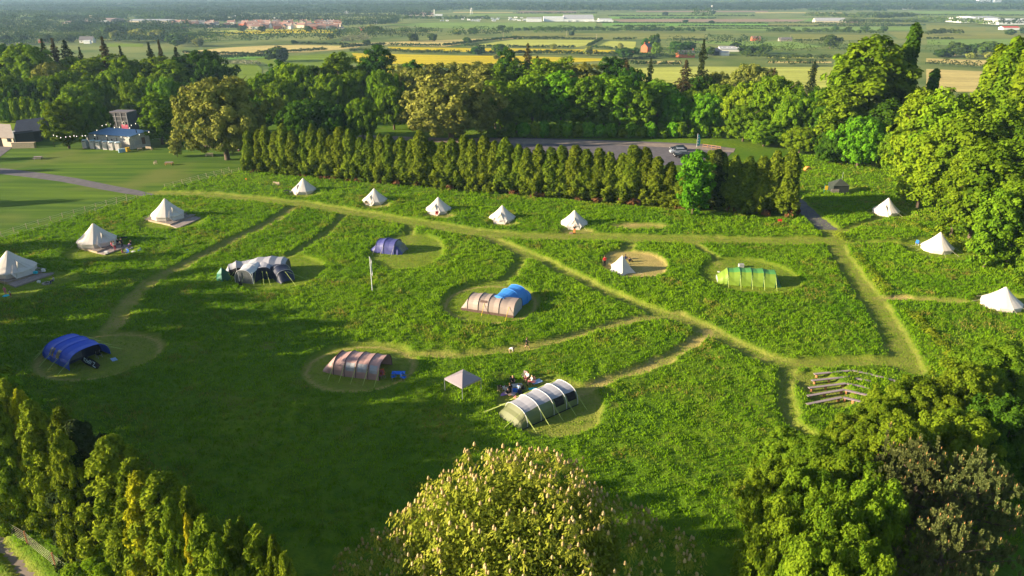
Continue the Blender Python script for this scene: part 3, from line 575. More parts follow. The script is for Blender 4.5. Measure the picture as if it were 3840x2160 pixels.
def pine(px, top, Y, R, label, seed, ns=1150):
    r = np.random.RandomState(seed); p = AT(px, top, Y); H = p.z; t = thing('pine_tree', label, 'pine', (p.x, Y, 0))
    b = MB(); b.tube([(0, 0, -.3), (.1, 0, H*.5), (0, .1, H*.93)], [.28, .2, .05], 8); S = []
    for i in range(34):
        z = H*(.22+.72*i/34.); a = i*2.4; L = R*(1-((i/34.)-.15)**2*.9 if i > 5 else .95)*r.uniform(.75, 1.05)*(1 if i < 28 else .55)
        e = np.array([math.cos(a)*L, math.sin(a)*L, z+L*.42]); b.tube([(0, 0, z), (e[0]*.5, e[1]*.5, z+L*.12), tuple(e)], [.09, .06, .02], 5)
        for k in range(ns//34):
            s = r.uniform(.35, 1.05); S.append(np.array([0, 0, z])*(1-s)+e*s+r.normal(size=3)*np.array([.42, .42, .3]))
    b.build('trunk', BARK, t, smooth=True, local=True)
    S = np.array(S); n = len(S); K = 80; kk = np.repeat(np.arange(n), K); m = len(kk); a = r.uniform(0, 6.28, m); q = r.rand(m)
    tilt = r.uniform(.3, 1.3, m); D = norm(np.stack([np.cos(a)*tilt, np.sin(a)*tilt, np.ones(m)], 1)); L = r.uniform(.13, .2, m)
    c = S[kk]+np.array([0, 0, .38])*q[:, None]+D*L[:, None]*.5; V = quads_from(c, norm(np.cross(D, r.normal(size=(m, 3)))), D, np.full(m, .045), L*1.15)
    v = np.clip(r.rand(n)[kk]*.5+r.rand(m)*.5, 0, 1)
    link('needles', npmesh('needles', V.reshape(-1, 3), np.arange(m*4).reshape(-1, 4), attrs=dict(var=('FACE', v))), LM['pine'], t)
    w = S[r.rand(n) < .22]; mb = MB()
    for s in w: mb.tube([(s[0], s[1], s[2]+.36), (s[0], s[1], s[2]+.62)], [.03, .016], 4)
    tag(mb.build('shoots', mat('pine_candles', (.42, .22, .08), .9), t, local=True), kind='stuff')
pine(2330, 1128, 41, 4.6, 'broad pine with orange tipped shoots in the lower right corner', 1)
pine(2490, 1150, 39, 3.8, 'darker pine at the right edge of the lower right corner', 2, 950)
pine(2400, 1290, 34, 3.2, 'lower pine in front of the two others in the lower right corner', 3, 800)
# ------------------------------------------------------------------ the plain: fields
def fieldmat(name, c, c2=None, rough=.25, lines=0):
    m, N, L = newmat(name); out = N.new('ShaderNodeOutputMaterial'); p = N.new('ShaderNodeBsdfPrincipled'); p.inputs['Roughness'].default_value = 1; p.inputs['Specular IOR Level'].default_value = .05
    geo = N.new('ShaderNodeNewGeometry'); mp = N.new('ShaderNodeMapping'); mp.inputs['Rotation'].default_value = (0, 0, .12); mp.inputs['Scale'].default_value = (.006, .05, 1); L.new(geo.outputs['Position'], mp.inputs[0])
    n = N.new('ShaderNodeTexNoise'); n.inputs['Scale'].default_value = 1.6; n.inputs['Detail'].default_value = 6; L.new(mp.outputs[0], n.inputs['Vector'])
    n2 = N.new('ShaderNodeTexNoise'); n2.inputs['Scale'].default_value = .25; n2.inputs['Detail'].default_value = 6; L.new(geo.outputs['Position'], n2.inputs['Vector'])
    ad = N.new('ShaderNodeMath'); ad.operation = 'MULTIPLY_ADD'; ad.inputs[1].default_value = .5; L.new(n2.outputs['Fac'], ad.inputs[0]); L.new(n.outputs['Fac'], ad.inputs[2])
    mr = N.new('ShaderNodeMapRange'); mr.inputs[1].default_value = .5; mr.inputs[2].default_value = 1.0; L.new(ad.outputs[0], mr.inputs[0])
    mx = N.new('ShaderNodeMix'); mx.data_type = 'RGBA'; L.new(mr.outputs[0], mx.inputs[0]); c2 = c2 or tuple(q*(1+rough*1.5) for q in c)
    mx.inputs[6].default_value = (*[q*(1-rough) for q in c], 1); mx.inputs[7].default_value = (*c2, 1); L.new(mx.outputs[2], p.inputs['Base Color']); L.new(p.outputs[0], out.inputs[0]); return m
FM = dict(beige=fieldmat('crop_beige', (.46, .37, .13)), rape=fieldmat('crop_rapeseed', (.50, .38, .006), (.62, .50, .01)), lime=fieldmat('crop_lime', (.32, .33, .05)), ygreen=fieldmat('crop_yellowgreen', (.36, .38, .07)),
          green=fieldmat('crop_green', (.15, .23, .04)), bgreen=fieldmat('crop_bright_green', (.13, .27, .03)), grass=fieldmat('pasture', (.17, .21, .035), (.26, .25, .06)), soil=fieldmat('bare_soil', (.27, .19, .13)), vgreen=fieldmat('crop_vivid_green', (.13, .19, .01)))
FIELDS = [
 ('lime', [(457,88),(530,78),(640,74),(735,72),(835,76),(838,83),(700,84),(560,90),(470,96)]),
 ('rape', [(560,84),(640,77),(735,75),(835,77),(838,83),(700,83),(560,86)]),
 ('beige', [(455,131),(560,121),(644,116),(750,113),(906,117),(900,121),(780,132),(644,136),(520,138),(470,135)]),
 ('beige', [(844,111),(940,107),(1060,103),(1200,98),(1330,93),(1330,95),(1200,104),(1118,118),(1000,114),(900,113)]),
 ('ygreen', [(1170,117),(1290,100),(1500,101),(1480,113),(1448,119),(1288,118)]),
 ('ygreen', [(1516,103),(1600,105),(1598,122),(1560,122),(1486,117)]),
 ('rape', [(974,118),(1180,121),(1288,122),(1480,125),(1560,127),(1548,135),(1400,134),(1288,130),(1160,131),(985,127)]),
 ('rape', [(885,134),(1000,137),(1160,140),(1288,141),(1420,145),(1560,149),(1520,153),(1400,160),(1200,165),(1050,162),(900,160)]),
 ('vgreen', [(534,163),(644,160),(660,175),(650,225),(560,225),(540,190)]), ('bgreen', [(497,140),(700,143),(700,150),(540,152)]), ('vgreen', [(640,147),(900,130),(900,160),(700,175)]),
 ('beige', [(1598,155),(1715,153),(1712,162),(1604,161)]), ('ygreen', [(1560,172),(1758,168),(1932,169),(2110,170),(2140,225),(1900,225),(1700,215),(1560,205)]),
 ('beige', [(2330,147),(2515,153),(2600,156),(2600,166),(2464,166),(2330,156)]), ('beige', [(2330,174),(2490,181),(2600,184),(2600,235),(2330,230)]),
 ('ygreen', [(1932,143),(2092,145),(2090,147),(1932,147)]), ('beige', [(1932,154),(2092,155),(2092,159),(1932,159)]),
 ('green', [(970,62),(1100,57),(1288,57),(1500,57.5),(1500,75),(1288,76),(1080,70)]), ('bgreen', [(1515,58),(1932,60),(1932,66),(1515,65)]), ('grass', [(1288,84),(1780,84),(1780,99),(1520,99),(1288,96)]),
 ('green', [(1515,66.5),(1932,68),(1932,77),(1515,76)]), ('grass', [(1932,60),(2300,58),(2300,64),(1932,66)]), ('green', [(1932,68),(2310,67),(2310,77),(1932,78)]),
 ('soil', [(1538,49),(1932,48),(2040,49),(2000,55),(1560,55)]), ('soil', [(1310,28),(1450,28),(1450,33),(1290,33)]), ('bgreen', [(1530,42),(1800,42),(1760,46),(1540,47)]), ('green', [(1180,36),(1500,36),(1500,40),(1180,40)]),
 ('green', [(0,42),(220,35),(300,40),(170,46),(-60,46)]), ('green', [(2280,28),(2700,28),(2700,40),(2350,40)]), ('grass', [(1990,86),(2210,88),(2230,101),(2000,102)]), ('green', [(1700,104),(1990,104),(2070,118),(1990,124),(1780,110)]),
 ('grass', [(2232,80),(2600,84),(2600,96),(2260,98)]), ('green', [(2332,100),(2600,98),(2600,120),(2332,112)]), ('grass', [(2330,62),(2480,70),(2480,78),(2330,77)]), ('soil', [(1600,27),(1932,27.5),(1932,30.5),(1600,30)]),
 ('beige', [(1140,30),(1290,30.5),(1290,32),(1140,32)]), ('beige', [(1900,31),(2120,31.5),(2120,33.5),(1900,33)]), ('green', [(1560,34),(1900,36),(1900,40),(1560,40)]), ('bgreen', [(1960,47),(2050,47),(2050,53),(1960,53)]), ('vgreen', [(270,110),(360,110),(360,118),(270,118)]), ('grass', [(900,78),(1100,76),(1100,82),(900,83)]),
 ('vgreen', [(-80,306),(110,297),(110,320),(-80,340)]),
]
for i, (k, P) in enumerate(FIELDS):
    b = MB(); b.poly([G(x, y)+Vector((0, 0, .12+.012*(i % 9))) for x, y in P]); o = b.build('field', FM[k]); tag(o, kind='structure')
    if o.data.polygons[0].normal.z < 0: o.data.flip_normals()
def sheet(name, P, m, dz, kind='structure'):
    b = MB(); b.poly([G(x, y)+Vector((0, 0, dz)) for x, y in P]); o = b.build(name, m); tag(o, kind=kind)
    if o.data.polygons[0].normal.z < 0: o.data.flip_normals()
    return o
def ribbon(name, pts, w, m, dz=.03, crown=0):
    b = MB(); q = [G(x, y) for x, y in pts]; Lp = []; Rp = []
    for i, p in enumerate(q):
        d = (q[min(i+1, len(q)-1)]-q[max(i-1, 0)]); d.z = 0; d.normalize(); s = Vector((-d.y, d.x, 0)); ww = w[i] if isinstance(w, (list, tuple)) else w
        Lp.append(p+s*ww/2+Vector((0, 0, dz))); Rp.append(p-s*ww/2+Vector((0, 0, dz)))
    for i in range(len(q)-1): b.poly([Rp[i], Rp[i+1], Lp[i+1], Lp[i]])
    o = b.build(name, m); tag(o, kind='structure'); return o
GRAVEL = mat('gravel', (.11, .10, .115), .95, .25, .7, bump=.6); GRAVB = mat('gravel_brown', (.24, .19, .16), .95, .25, .5, bump=.5); TARM = mat('tarmac', (.19, .18, .17), .9, .15, 2)
def dens(pts, n=14):  # resample a pixel polyline
    out = []
    for (a, b), (c, d) in zip(pts[:-1], pts[1:]):
        for k in range(n): out.append((a+(c-a)*k/n, b+(d-b)*k/n))
    return out+[pts[-1]]
ribbon('path', [(-60,426),(0,430),(90,441),(175,453),(275,473),(330,483),(380,492)], [5,4.6,4.2,3.8,3.4,3.2,2.0], GRAVEL, .035)
sheet('yard', [(-200,352),(60,356),(30,372),(0,395),(-40,420),(-300,470)], GRAVEL, .05)
ribbon('path', [(1992,497),(2010,515),(2035,540),(2062,562),(2082,578)], [4,4,4,4.2,4.4], GRAVEL, .035)
sheet('car_park', [(1205,344),(1330,347),(1500,352),(1640,357),(1760,362),(1850,374),(1830,395),(1740,415),(1500,420),(1212,408),(1195,372)], GRAVEL, .045)
sheet('car_park_edge', [(1205,346.5),(1330,349),(1500,355),(1690,362),(1850,374),(1845,384),(1700,372),(1560,366),(1400,362),(1300,362),(1212,356)], GRAVB, .06)
sheet('car_park_entrance', [(780,338),(940,341),(1110,347),(1210,348),(1210,362),(1100,358),(960,350),(800,350)], GRAVB, .04)
ribbon('road', dens([(-80,291),(0,288),(60,285),(115,280),(170,276)], 3), 5.5, TARM, .06)
sheet('playground', [(500,358),(600,352),(640,352),(640,374),(500,372),(470,366)], mat('bark_chips', (.2, .13, .1), 1, .3, 5), .05)
ribbon('track', [(-30,1335),(20,1395),(60,1440),(110,1500),(180,1590)], 1.0, GRAVB, .04); ribbon('track', [(-80,1400),(-20,1450),(40,1520),(90,1600)], .9, GRAVB, .04)
# ------------------------------------------------------------------ hedges and woods of the plain
def strip_mesh(name, P, h, w, leaf, seed, gap=0., clump=None):
    """leafy strip along world polyline P"""
    r = np.random.RandomState(seed); C = []; 
    for a, b in zip(P[:-1], P[1:]):
        L = (b-a).length; n = max(2, int(L/(clump or w*.7))); f = (np.arange(n)+r.rand(n)*.8)/n; k = r.rand(n) > gap; f = f[k]
        q = np.array(a)[None]*(1-f[:, None])+np.array(b)[None]*f[:, None]; q[:, :2] += r.normal(size=(len(q), 2))*w*.16; C.append(q)
    C = np.concatenate(C); n = len(C); hh = h*r.uniform(.72, 1.15, n); cl = clump or w*.7
    per = int(np.clip(2.2*(h+w)*cl/leaf**2, 5, 60)); kk = np.repeat(np.arange(n), per); m = len(kk)
    d = norm(r.normal(size=(m, 3))); d[:, 2] = np.abs(d[:, 2])*1.2-.25; c = C[kk]+d*np.stack([np.full(m, w*.55)]*2+[hh[kk]*.5], 1)+np.stack([r.normal(size=m)*cl*.3]*2+[hh[kk]*.5], 1)
    Nn = norm(d+r.normal(size=(m, 3))*.5+np.array([0, 0, .3])); s = leaf*r.uniform(.6, 1.3, m); V = quads_from(c, Nn, r.normal(size=(m, 3)), s, s)
    v = np.clip(r.rand(n)[kk]*.7+r.rand(m)*.3, 0, 1)
    return npmesh(name, V.reshape(-1, 3), np.arange(m*4).reshape(-1, 4), attrs=dict(var=('FACE', v)))
HC = [0]
def hedge(pts, h, w, m='hedge', label=None, gap=0.04, name='hedge', kind=None, cat='hedge', clump=None):
    P = [G(x, y) for x, y in pts]; HC[0] += 1; D = min(p.y for p in P); leaf = max(.45, D*.00125)
    me = strip_mesh(name, P, h, max(w, leaf), leaf, HC[0], gap, max(clump or w*.7, leaf)); o = link(name, me, LM[m]); 
    return tag(o, label, None if kind else cat, None if kind else None, kind)
HED = [([(739,111),(896,114)],3,2),([(861,122),(969,114)],4,4),([(979,115),(1109,117)],3.5,2.5),([(1116,117.5),(1210,106),(1300,97)],4,3),([(1164,117.5),(1290,120)],3.5,2.5),([(644,137),(730,132),(819,128)],4,4),([(981,131),(1156,136)],4,4),
 ([(880,131),(960,131)],4,3),([(1175,137),(1288,138)],4,3),([(462,135),(644,140)],3.5,3),([(525,152),(600,148),(700,144)],5,5),([(1288,99),(1505,99.5)],3,2),([(1513,101),(1480,118)],4,3),([(1288,120),(1448,121.5)],3.5,2.5),([(1478,120.5),(1563,124.5)],3.5,2.5),
 ([(1288,137),(1400,138),(1553,141)],5,4),([(1932,149),(2092,150)],5,5),([(1932,164),(2072,166)],6,6),([(2332,164),(2400,168),(2464,173)],6,6),([(2466,173),(2520,175)],4,4),([(1525,157),(1590,151),(1650,147)],3,3),([(1590,165),(1713,166)],4.5,3),
 ([(1695,102),(1778,103)],4,3),([(1543,101),(1598,101.5)],4,3),([(1541,66),(1673,65)],2.5,2),([(1708,65.5),(1932,67)],2.5,2),([(1740,72),(1932,73)],2.5,2),([(1950,57.5),(2250,61)],3,2),([(1932,67),(2300,66)],2.5,2),([(1500,58.5),(1932,60)],3,2.5),([(1560,47.5),(1800,47.5)],4,3),
 ([(1530,41),(1900,41)],4,3),([(1300,34.5),(1500,34)],4,3),([(2250,38),(2576,40)],4,3),([(2330,98),(2400,99)],3,3),([(2000,103),(2060,104)],3,2),([(455,89),(560,92)],3,3),([(500,84),(620,87)],3,3),([(1290,95),(1420,96)],2.5,2),([(2060,64),(2330,64)],3,3),([(1600,141),(1700,146)],4,4)]
hs = [hedge(p, h, w) for p, h, w in HED]
for o, (p, h, w) in zip(hs, HED): o['cx'] = sum(a for a, b in p)/len(p); o['cy'] = sum(b for a, b in p)/len(p)
def numh(sel, base):
    for i, o in enumerate(sorted(sel, key=lambda o: o['cx'])): o['label'] = '%s, %s from the left' % (base, ordinal(i+1)); o['group'] = 'field hedges on the plain'
numh([o for o in hs if o['cy'] < 70], 'thin dark hedge line among the far green fields'); numh([o for o in hs if 70 <= o['cy'] < 112], 'field hedge across the middle of the plain'); numh([o for o in hs if o['cy'] >= 112], 'hedge beside the nearer pale and yellow fields')
for o in hs: del o['cx']; del o['cy']
hedge([(530,161),(590,163),(650,166)], 5, 5, 'may', 'hedge with white blossom beside the bright green field at the left')
for pts in ([(2150,645),(2190,690),(2232,745)], [(2292,792),(2340,850),(2400,905),(2440,960)], [(2108,590),(2130,612)], [(2260,560),(2330,585),(2450,640),(2560,700)]):
    P = [G(x, y) for x, y in pts]; HC[0] += 1; tag(link('tall_weeds', strip_mesh('tall_weeds', P, 1.0, 1.3, .16, HC[0], .1, .55), LM['fgreen']), kind='stuff')
LONGH = [([(1288,80),(1500,80),(1778,82)], 8, 6, 'far', 'long bushy hedge crossing the middle green fields'), ([(1932,83),(2100,85),(2230,87)], 8, 6, 'far', 'long bushy hedge left of the tall tree on the plain')]
for p, h, w, m, l in LONGH: hedge(p, h, w, m, l)
def wood(pts, h, w, m='far', gap=.05, clump=None): return hedge(pts, h*1.2, w, m, gap=gap, name='woodland', kind='stuff', clump=clump or h*.5)
for p, h, w, m in [([(470,116),(560,112),(644,111)],14,10,'far'),([(600,113),(730,112),(856,112)],17,10,'farb'),([(929,105),(1010,102),(1082,100)],15,10,'farb'),([(640,104),(860,104)],14,20,'far'),([(855,112),(930,106)],10,8,'may'),([(1124,95),(1226,94),(1290,92)],13,10,'far'),([(830,97),(900,97),(970,95)],13,16,'far'),([(840,88),(970,86),(1100,86)],10,16,'far'),([(1353,89),(1443,90)],13,10,'far'),
   ([(1932,142),(2010,142),(2114,141)],14,14,'far'),([(1860,133),(1932,138)],12,12,'far'),([(2100,136),(2160,136)],12,12,'far'),([(2332,143),(2420,146),(2517,148)],13,14,'far'),([(1783,120),(1860,117),(1932,120)],12,10,'farb'),([(1680,130),(1760,130)],14,10,'farb'),([(1660,143),(1720,148),(1790,147)],9,8,'far'),([(1870,148),(1932,150)],8,6,'far'),([(2332,90),(2380,88),(2420,90)],8,10,'far'),([(2300,56),(2400,60),(2500,66)],12,20,'far'),([(2510,64),(2576,66)],12,10,'farb'),
   ([(0,104),(200,103),(360,108)],9,14,'far'),([(0,97),(150,98),(300,96),(460,104)],13,18,'far'),([(0,90),(140,88),(300,88),(460,92)],14,20,'farb'),([(0,80),(60,77),(150,77)],22,24,'farb'),([(10,70),(80,70),(150,72)],24,24,'far'),([(150,80),(300,80),(450,84)],12,20,'far'),([(180,72),(300,74),(420,72)],12,14,'farb'),([(430,72),(520,74),(620,74)],8,10,'farb'),([(500,62),(640,59)],14,12,'farb'),([(630,56),(760,58),(860,58)],13,14,'farb'),([(860,62),(1000,58)],15,20,'far'),([(860,70),(960,66),(1000,62)],12,14,'farb'),
   ([(1000,50),(1130,51),(1230,51)],9,8,'far'),([(1000,42),(1090,44)],16,14,'farb'),([(2030,44),(2200,50),(2290,46)],12,12,'far'),([(2120,58),(2330,58)],7,12,'far'),([(1736,46),(1790,47)],22,20,'far'),([(2160,40),(2300,42)],9,10,'far')]: wood(p, h, w, m)
rw = random.Random(4)
for y in (113, 110, 107, 101, 95, 87, 84, 76, 74, 70, 66, 57, 53, 50):
    x = -40
    while x < (460 if y > 60 else 640):
        L = rw.uniform(30, 110); wood([(x, y+rw.uniform(-1, 1)), (x+L, y+rw.uniform(-1, 1))], rw.uniform(7, 13), 12, rw.choice(['far', 'farb', 'far']), gap=.2) if not (150 < x < 240 and y > 104) else None; x += L*rw.uniform(1.0, 1.9)
for k, y in enumerate([47,43,39.5,36,33,30,27.5,25,23.5,22,20.5,19,17.5,16,14.5,13,11.5,10,8.5,7,5.5,4,2.5,1,-.5,-2,-3.5,-5,-6.5,-8]):
    x = -60
    while x < 2640:
        L = rw.uniform(120, 520)
        if y > 27:
            if x+L > 1130 and not (y < 30): break
            if x > 900 and y > 30: break
        if rw.random() < (.95 if y < 27 else .8):
            wood([(x, y+rw.uniform(-.8, .8)), (x+L, y+rw.uniform(-.8, .8))], rw.uniform(11, 18), 40, rw.choice(['far', 'farb', 'farb', 'farb']), gap=.06, clump=11)
        x += L*rw.uniform(.8, 1.15)
for x0, x1, y in ((1290,1560,29),(1560,1950,26),(2100,2640,27),(1950,2300,24),(2040,2240,30)): wood([(x0, y), (x1, y)], 13, 20, 'farb', gap=.1, clump=12)
DOTS = [(701,155,55,36,'far'),(739,111,14,10,'far'),(923,113,20,12,'far'),(1039,105,26,21,'far'),(1088,105,21,20,'far'),(1175,108,20,14,'far'),(1261,77,20,13,'far'),(1204,139,37,22,'deep'),(1256,139,30,27,'deep'),(1392,126,17,15,'olive'),(1573,148,46,26,'deep'),(1582,78,19,15,'far'),(1618,77,20,12,'far'),(1642,78,18,14,'far'),(1688,77,16,11,'far'),(1394,77,14,10,'far'),
  (1438,90,14,11,'farb'),(1674,38,15,8,'farb'),(1793,37,11,10,'farb'),(1724,57,14,7,'farb'),(1645,126,30,38,'deep'),(1624,121,22,24,'deep'),(1650,141,26,32,'green'),(1600,140,16,20,'deep'),(1700,133,40,27,'deep'),(1730,130,36,24,'deep'),(1978,79,13,11,'far'),(2024,79,14,9,'far'),(2100,78,18,12,'far'),(2133,79,16,11,'far'),(2176,80,20,13,'far'),(2223,79,18,13,'far'),(2087,122,43,32,'far'),(2402,141,44,34,'far'),(2440,141,28,30,'far'),(2487,143,62,36,'far'),(2441,148,22,15,'olive'),(2487,149,28,17,'olive'),(2372,144,46,20,'far'),
  (297,106,30,28,'olive'),(350,105,40,30,'lime'),(400,102,45,26,'olive'),(445,117,46,30,'far'),(290,99,44,36,'far'),(610,79,20,12,'far'),(1850,128,30,20,'farb'),(1880,140,44,24,'far'),(1920,135,40,22,'far'),(1785,140,26,22,'far'),(1790,60,14,8,'farb'),(1560,125,14,16,'olive'),(1480,140,24,22,'olive'),(1250,150,18,14,'olive'),(850,92,22,18,'olive'),(935,84,30,20,'olive'),(1150,90,22,14,'olive'),(1190,86,26,16,'far'),(60,110,24,20,'farb'),(20,112,26,22,'farb'),(120,108,24,20,'far'),(180,106,22,18,'far'),
  (2515,160,40,24,'far'),(2050,175,14,14,'spruce'),(660,80,20,14,'far'),(775,80,20,14,'far'),(2540,88,24,14,'far'),(2575,86,20,16,'farb'),(500,118,26,22,'olive'),(830,100,18,16,'olive')]
g = []
for x, y, w, h, m in DOTS:
    p = G(x, y); s = PPM(p); g.append(tree('dot', LM.get(m, LM['olive']), p, h/s, w/2/s))
number([t for t in g if t.location.y < 1000], 'single tree standing on the nearer part of the plain', 'lone trees on the nearer plain')
number([t for t in g if t.location.y >= 1000], 'small distant tree on the hazy farmland', 'distant trees on the farmland')
# ------------------------------------------------------------------ buildings of the plain
BRICK = mat('red_brick', (.50, .13, .06), .9, .15, 2); BRICKP = mat('pale_brick', (.45, .26, .19), .9, .15, 2); WHITE = mat('white_render', (.75, .72, .66), .8, .05, 2); CREAM = mat('cream_wall', (.70, .58, .42), .8, .05, 2)
SLATE = mat('slate', (.13, .12, .13), .8, .15, 2); TILE = mat('clay_tile', (.27, .15, .12), .85, .15, 2); GREYR = mat('sheet_roof', (.36, .36, .38), .6, .1, 2); WINM = mat('window_glass', (.03, .04, .05), .2, .1, 2, spec=.6); WHT = mat('white_sheet', (.72, .73, .75), .6, .05, 2); DARKB = mat('dark_cladding', (.035, .035, .04), .8, .2, 2)
BRN = mat('brown_sheet', (.30, .21, .19), .8, .12, 2); WOODM = mat('weathered_wood', (.30, .26, .23), .9, .25, 5); WOODL = mat('pale_wood', (.42, .34, .24), .9, .2, 5); METAL = mat('grey_metal', (.4, .4, .42), .4, .1, 4, metal=.7)
def house(c, w, d, h, rz, wm, rm, label, cat='house', name='house', group=None, rh=None, chim=0, wins=0, skyl=0):
    rh = rh if rh is not None else d*.4; t = thing(name, label, cat, c, rz, group)
    b = MB(); b.box((0, 0, h/2), (w, d, h))
    for s in (-1, 1): b.poly([(s*w/2, -d/2*s, h), (s*w/2, d/2*s, h), (s*w/2, 0, h+rh)])
    b.build('wall', wm, t, local=True); o = .35; b = MB(); k = rh/(d/2)
    for s in (-1, 1):
        P = [(-w/2-o, s*(d/2+o), h-k*o), (w/2+o, s*(d/2+o), h-k*o), (w/2+o, 0, h+rh), (-w/2-o, 0, h+rh)]; Q = [(x, y, z+.18) for x, y, z in P]
        b.poly(P[::s]); b.poly(Q[::s]); b.poly([P[0], P[1], Q[1], Q[0]]); b.poly([P[1], P[2], Q[2], Q[1]]); b.poly([P[3], P[0], Q[0], Q[3]])
    ro = b.build('roof', rm, t, local=True)
    for i in range(chim): MB().box(((-1 if i else 1)*(w/2-.6), 0, h+rh+.5), (.9, .7, 2.2)).build('chimney', wm, ro, local=True)
    for i in range(wins):
        x = -w/2+w*(i+.5)/wins
        for z in ((1.5, h-1.0) if h > 4 else (h*.55,)): MB().box((x, -d/2-.03, z), (min(1.2, w/wins*.5), .1, 1.1)).build('window', WINM, t, local=True)
    for i in range(skyl):
        x = -w/2+w*(i+.5)/skyl; MB().box((x, -d/4, h+rh/2+.24), (1.4, 1.6, .06), rx=math.atan(k)).build('skylight', WHITE, t, local=True)
    return t
def bpx(x0, x1, yb, hp, d, wm, rm, label, rz=0, roof=.3, **kw):
    p = G((x0+x1)/2, yb); s = PPM(p); w = (x1-x0)/s; h = hp/s; return house(p+Vector((0, d/2, 0)), w, d, h*(1-roof), rz, wm, rm, label, rh=h*roof, **kw)
bpx(1615,1640,131,20,8,BRICK,SLATE,'red brick farmhouse with two chimneys beside dark trees',rz=.9,roof=.35,chim=2,wins=2)
bpx(1593,1600,136,10,5,BRICK,SLATE,'small red brick outbuilding left of the farmhouse',cat='outbuilding',name='outbuilding')
bpx(1705,1747,145,17,9,BRICK,SLATE,'long red brick farm building with dark roof right of the farmhouse',rz=.15,roof=.5,chim=1,cat='farm building',name='farm_building')
bpx(1812,1860,130,12,14,WHITE,GREYR,'grey roofed barn with white skylights at the farm',roof=.5,skyl=4,cat='barn',name='barn')
bpx(1786,1812,139,16,12,DARKB,SLATE,'dark barn in the trees at the farm',rz=.6,roof=.4,cat='barn',name='barn')
bpx(1814,1834,140,10,8,WHITE,GREYR,'low white walled shed in front of the farm barn',cat='shed',name='shed',roof=.25)
bpx(1892,1913,103,11,8,BRICK,TILE,'orange brick cottage beside trees behind the farm',roof=.4)
bpx(1960,1992,104,9,6,WOODM,SLATE,'weathered low barn with patchy roof in the middle fields',roof=.5,cat='barn',name='barn')
bpx(2050,2127,57,11,16,CREAM,GREYR,'very long grey roofed barn in the right hand fields',roof=.6,cat='barn',name='barn')
bpx(2132,2160,57,8,10,BRN,TILE,'brown farm building right of the very long barn',roof=.4,cat='farm building',name='farm_building')
bpx(2417,2489,57,11,60,WHT,WHT,'long white warehouse nearest the tower blocks',roof=.1,cat='warehouse',name='warehouse'); bpx(2455,2515,55,12,80,WHT,GREYR,'grey roofed white warehouse behind the long one',roof=.2,cat='warehouse',name='warehouse'); bpx(2512,2600,62,13,60,WHT,WHT,'white warehouse cut off by the right edge',roof=.12,cat='warehouse',name='warehouse')
bpx(2523,2564,75,8,14,WHT,mat('red_roof', (.5, .05, .04)),'low white depot with a red roof at the right edge',roof=.35,cat='depot',name='depot')
bpx(1325,1363,55,10,30,WHT,GREYR,'leftmost grey white shed of the white sheds cluster',roof=.2,cat='shed',name='shed'); bpx(1368,1418,54,11,40,WHT,WHT,'bright white long shed with scalloped roof in the middle of the cluster',roof=.15,cat='shed',name='shed'); bpx(1419,1494,54,15,60,WHT,GREYR,'largest white hall with a low pointed roof',roof=.6,cat='hall',name='hall'); bpx(1506,1539,55,8,20,WHT,GREYR,'rightmost small shed of the white sheds cluster',roof=.2,cat='shed',name='shed')
bpx(1027,1089,42,10,40,CREAM,BRN,'brown roofed factory behind the far trees',roof=.5,cat='factory',name='factory'); bpx(1095,1112,40,4,20,WHT,WHT,'small white box building beside the tall pale chimney',roof=.1,cat='building',name='building')
bpx(158,210,61,7,40,CREAM,BRN,'brown roofed long factory shed left of the tall chimney',roof=.5,cat='factory',name='factory'); bpx(207,280,55,8,60,BRN,BRN,'big dull brown factory shed behind the tall chimney',roof=.3,cat='factory',name='factory'); bpx(322,422,60,10,60,CREAM,GREYR,'long cream walled warehouse at the left',roof=.25,cat='warehouse',name='warehouse'); bpx(332,417,67,5,30,BRN,BRN,'low brown roofed shed in front of the cream warehouse',roof=.5,cat='shed',name='shed'); bpx(247,266,62,9,20,WHT,WHT,'white gabled shed right of the tall chimney',roof=.35,cat='shed',name='shed')
bpx(546,626,44,4,60,WHT,WHT,'pale glasshouse range at the far left',roof=.2,cat='greenhouse',name='greenhouse'); bpx(659,693,51,6,30,CREAM,WHT,'cream warehouse above the village',roof=.2,cat='warehouse',name='warehouse')
bpx(200,234,108,15,8,WHITE,SLATE,'dark slate roofed house among trees at the left',roof=.55,wins=3); bpx(211,227,110,8,4,WHT,WHT,'white flat roofed annex in front of the slate roofed house',roof=.1,cat='annex',name='annex'); bpx(97,106,108,9,6,BRICK,TILE,'small orange brick house behind the left wood spires',roof=.4); bpx(46,64,108,6,6,WHITE,SLATE,'small white walled bungalow at the far left',roof=.5)
bpx(166,186,100,8,8,WHITE,SLATE,'grey roofed house partly hidden by trees at the left',roof=.5); bpx(937,947,59,7,7,WHITE,SLATE,'isolated white house right of the village',roof=.4); bpx(904,915,77,8,7,BRICK,TILE,'red house among hedges right of the village',roof=.4); bpx(950,957,78,9,7,BRICK,SLATE,'tall narrow red house beside the field hedge',roof=.3); bpx(852,864,73,5,7,WHITE,SLATE,'low white house at the right end of the village',roof=.4)
rh_ = random.Random(9); hs = []
for k in range(112):
    if k < 78: px = rh_.uniform(628, 852); py = rh_.choice([61, 64, 67, 70, 73])+rh_.uniform(-.6, .6)
    else: px = rh_.uniform(432, 640); py = rh_.choice([62, 66, 70])+rh_.uniform(-.5, .5)
    p = G(px, py); wm = rh_.choice([BRICKP, BRICKP, BRICKP, BRICK, CREAM, WHITE]); rm = rh_.choice([TILE, TILE, SLATE, BRN])
    hs.append(house(p, rh_.uniform(9, 17), 8, 5.2, rh_.choice([0, 0, 1.57, .3, -.3])+rh_.uniform(-.1, .1), wm, rm, None, rh=3.4, chim=1))
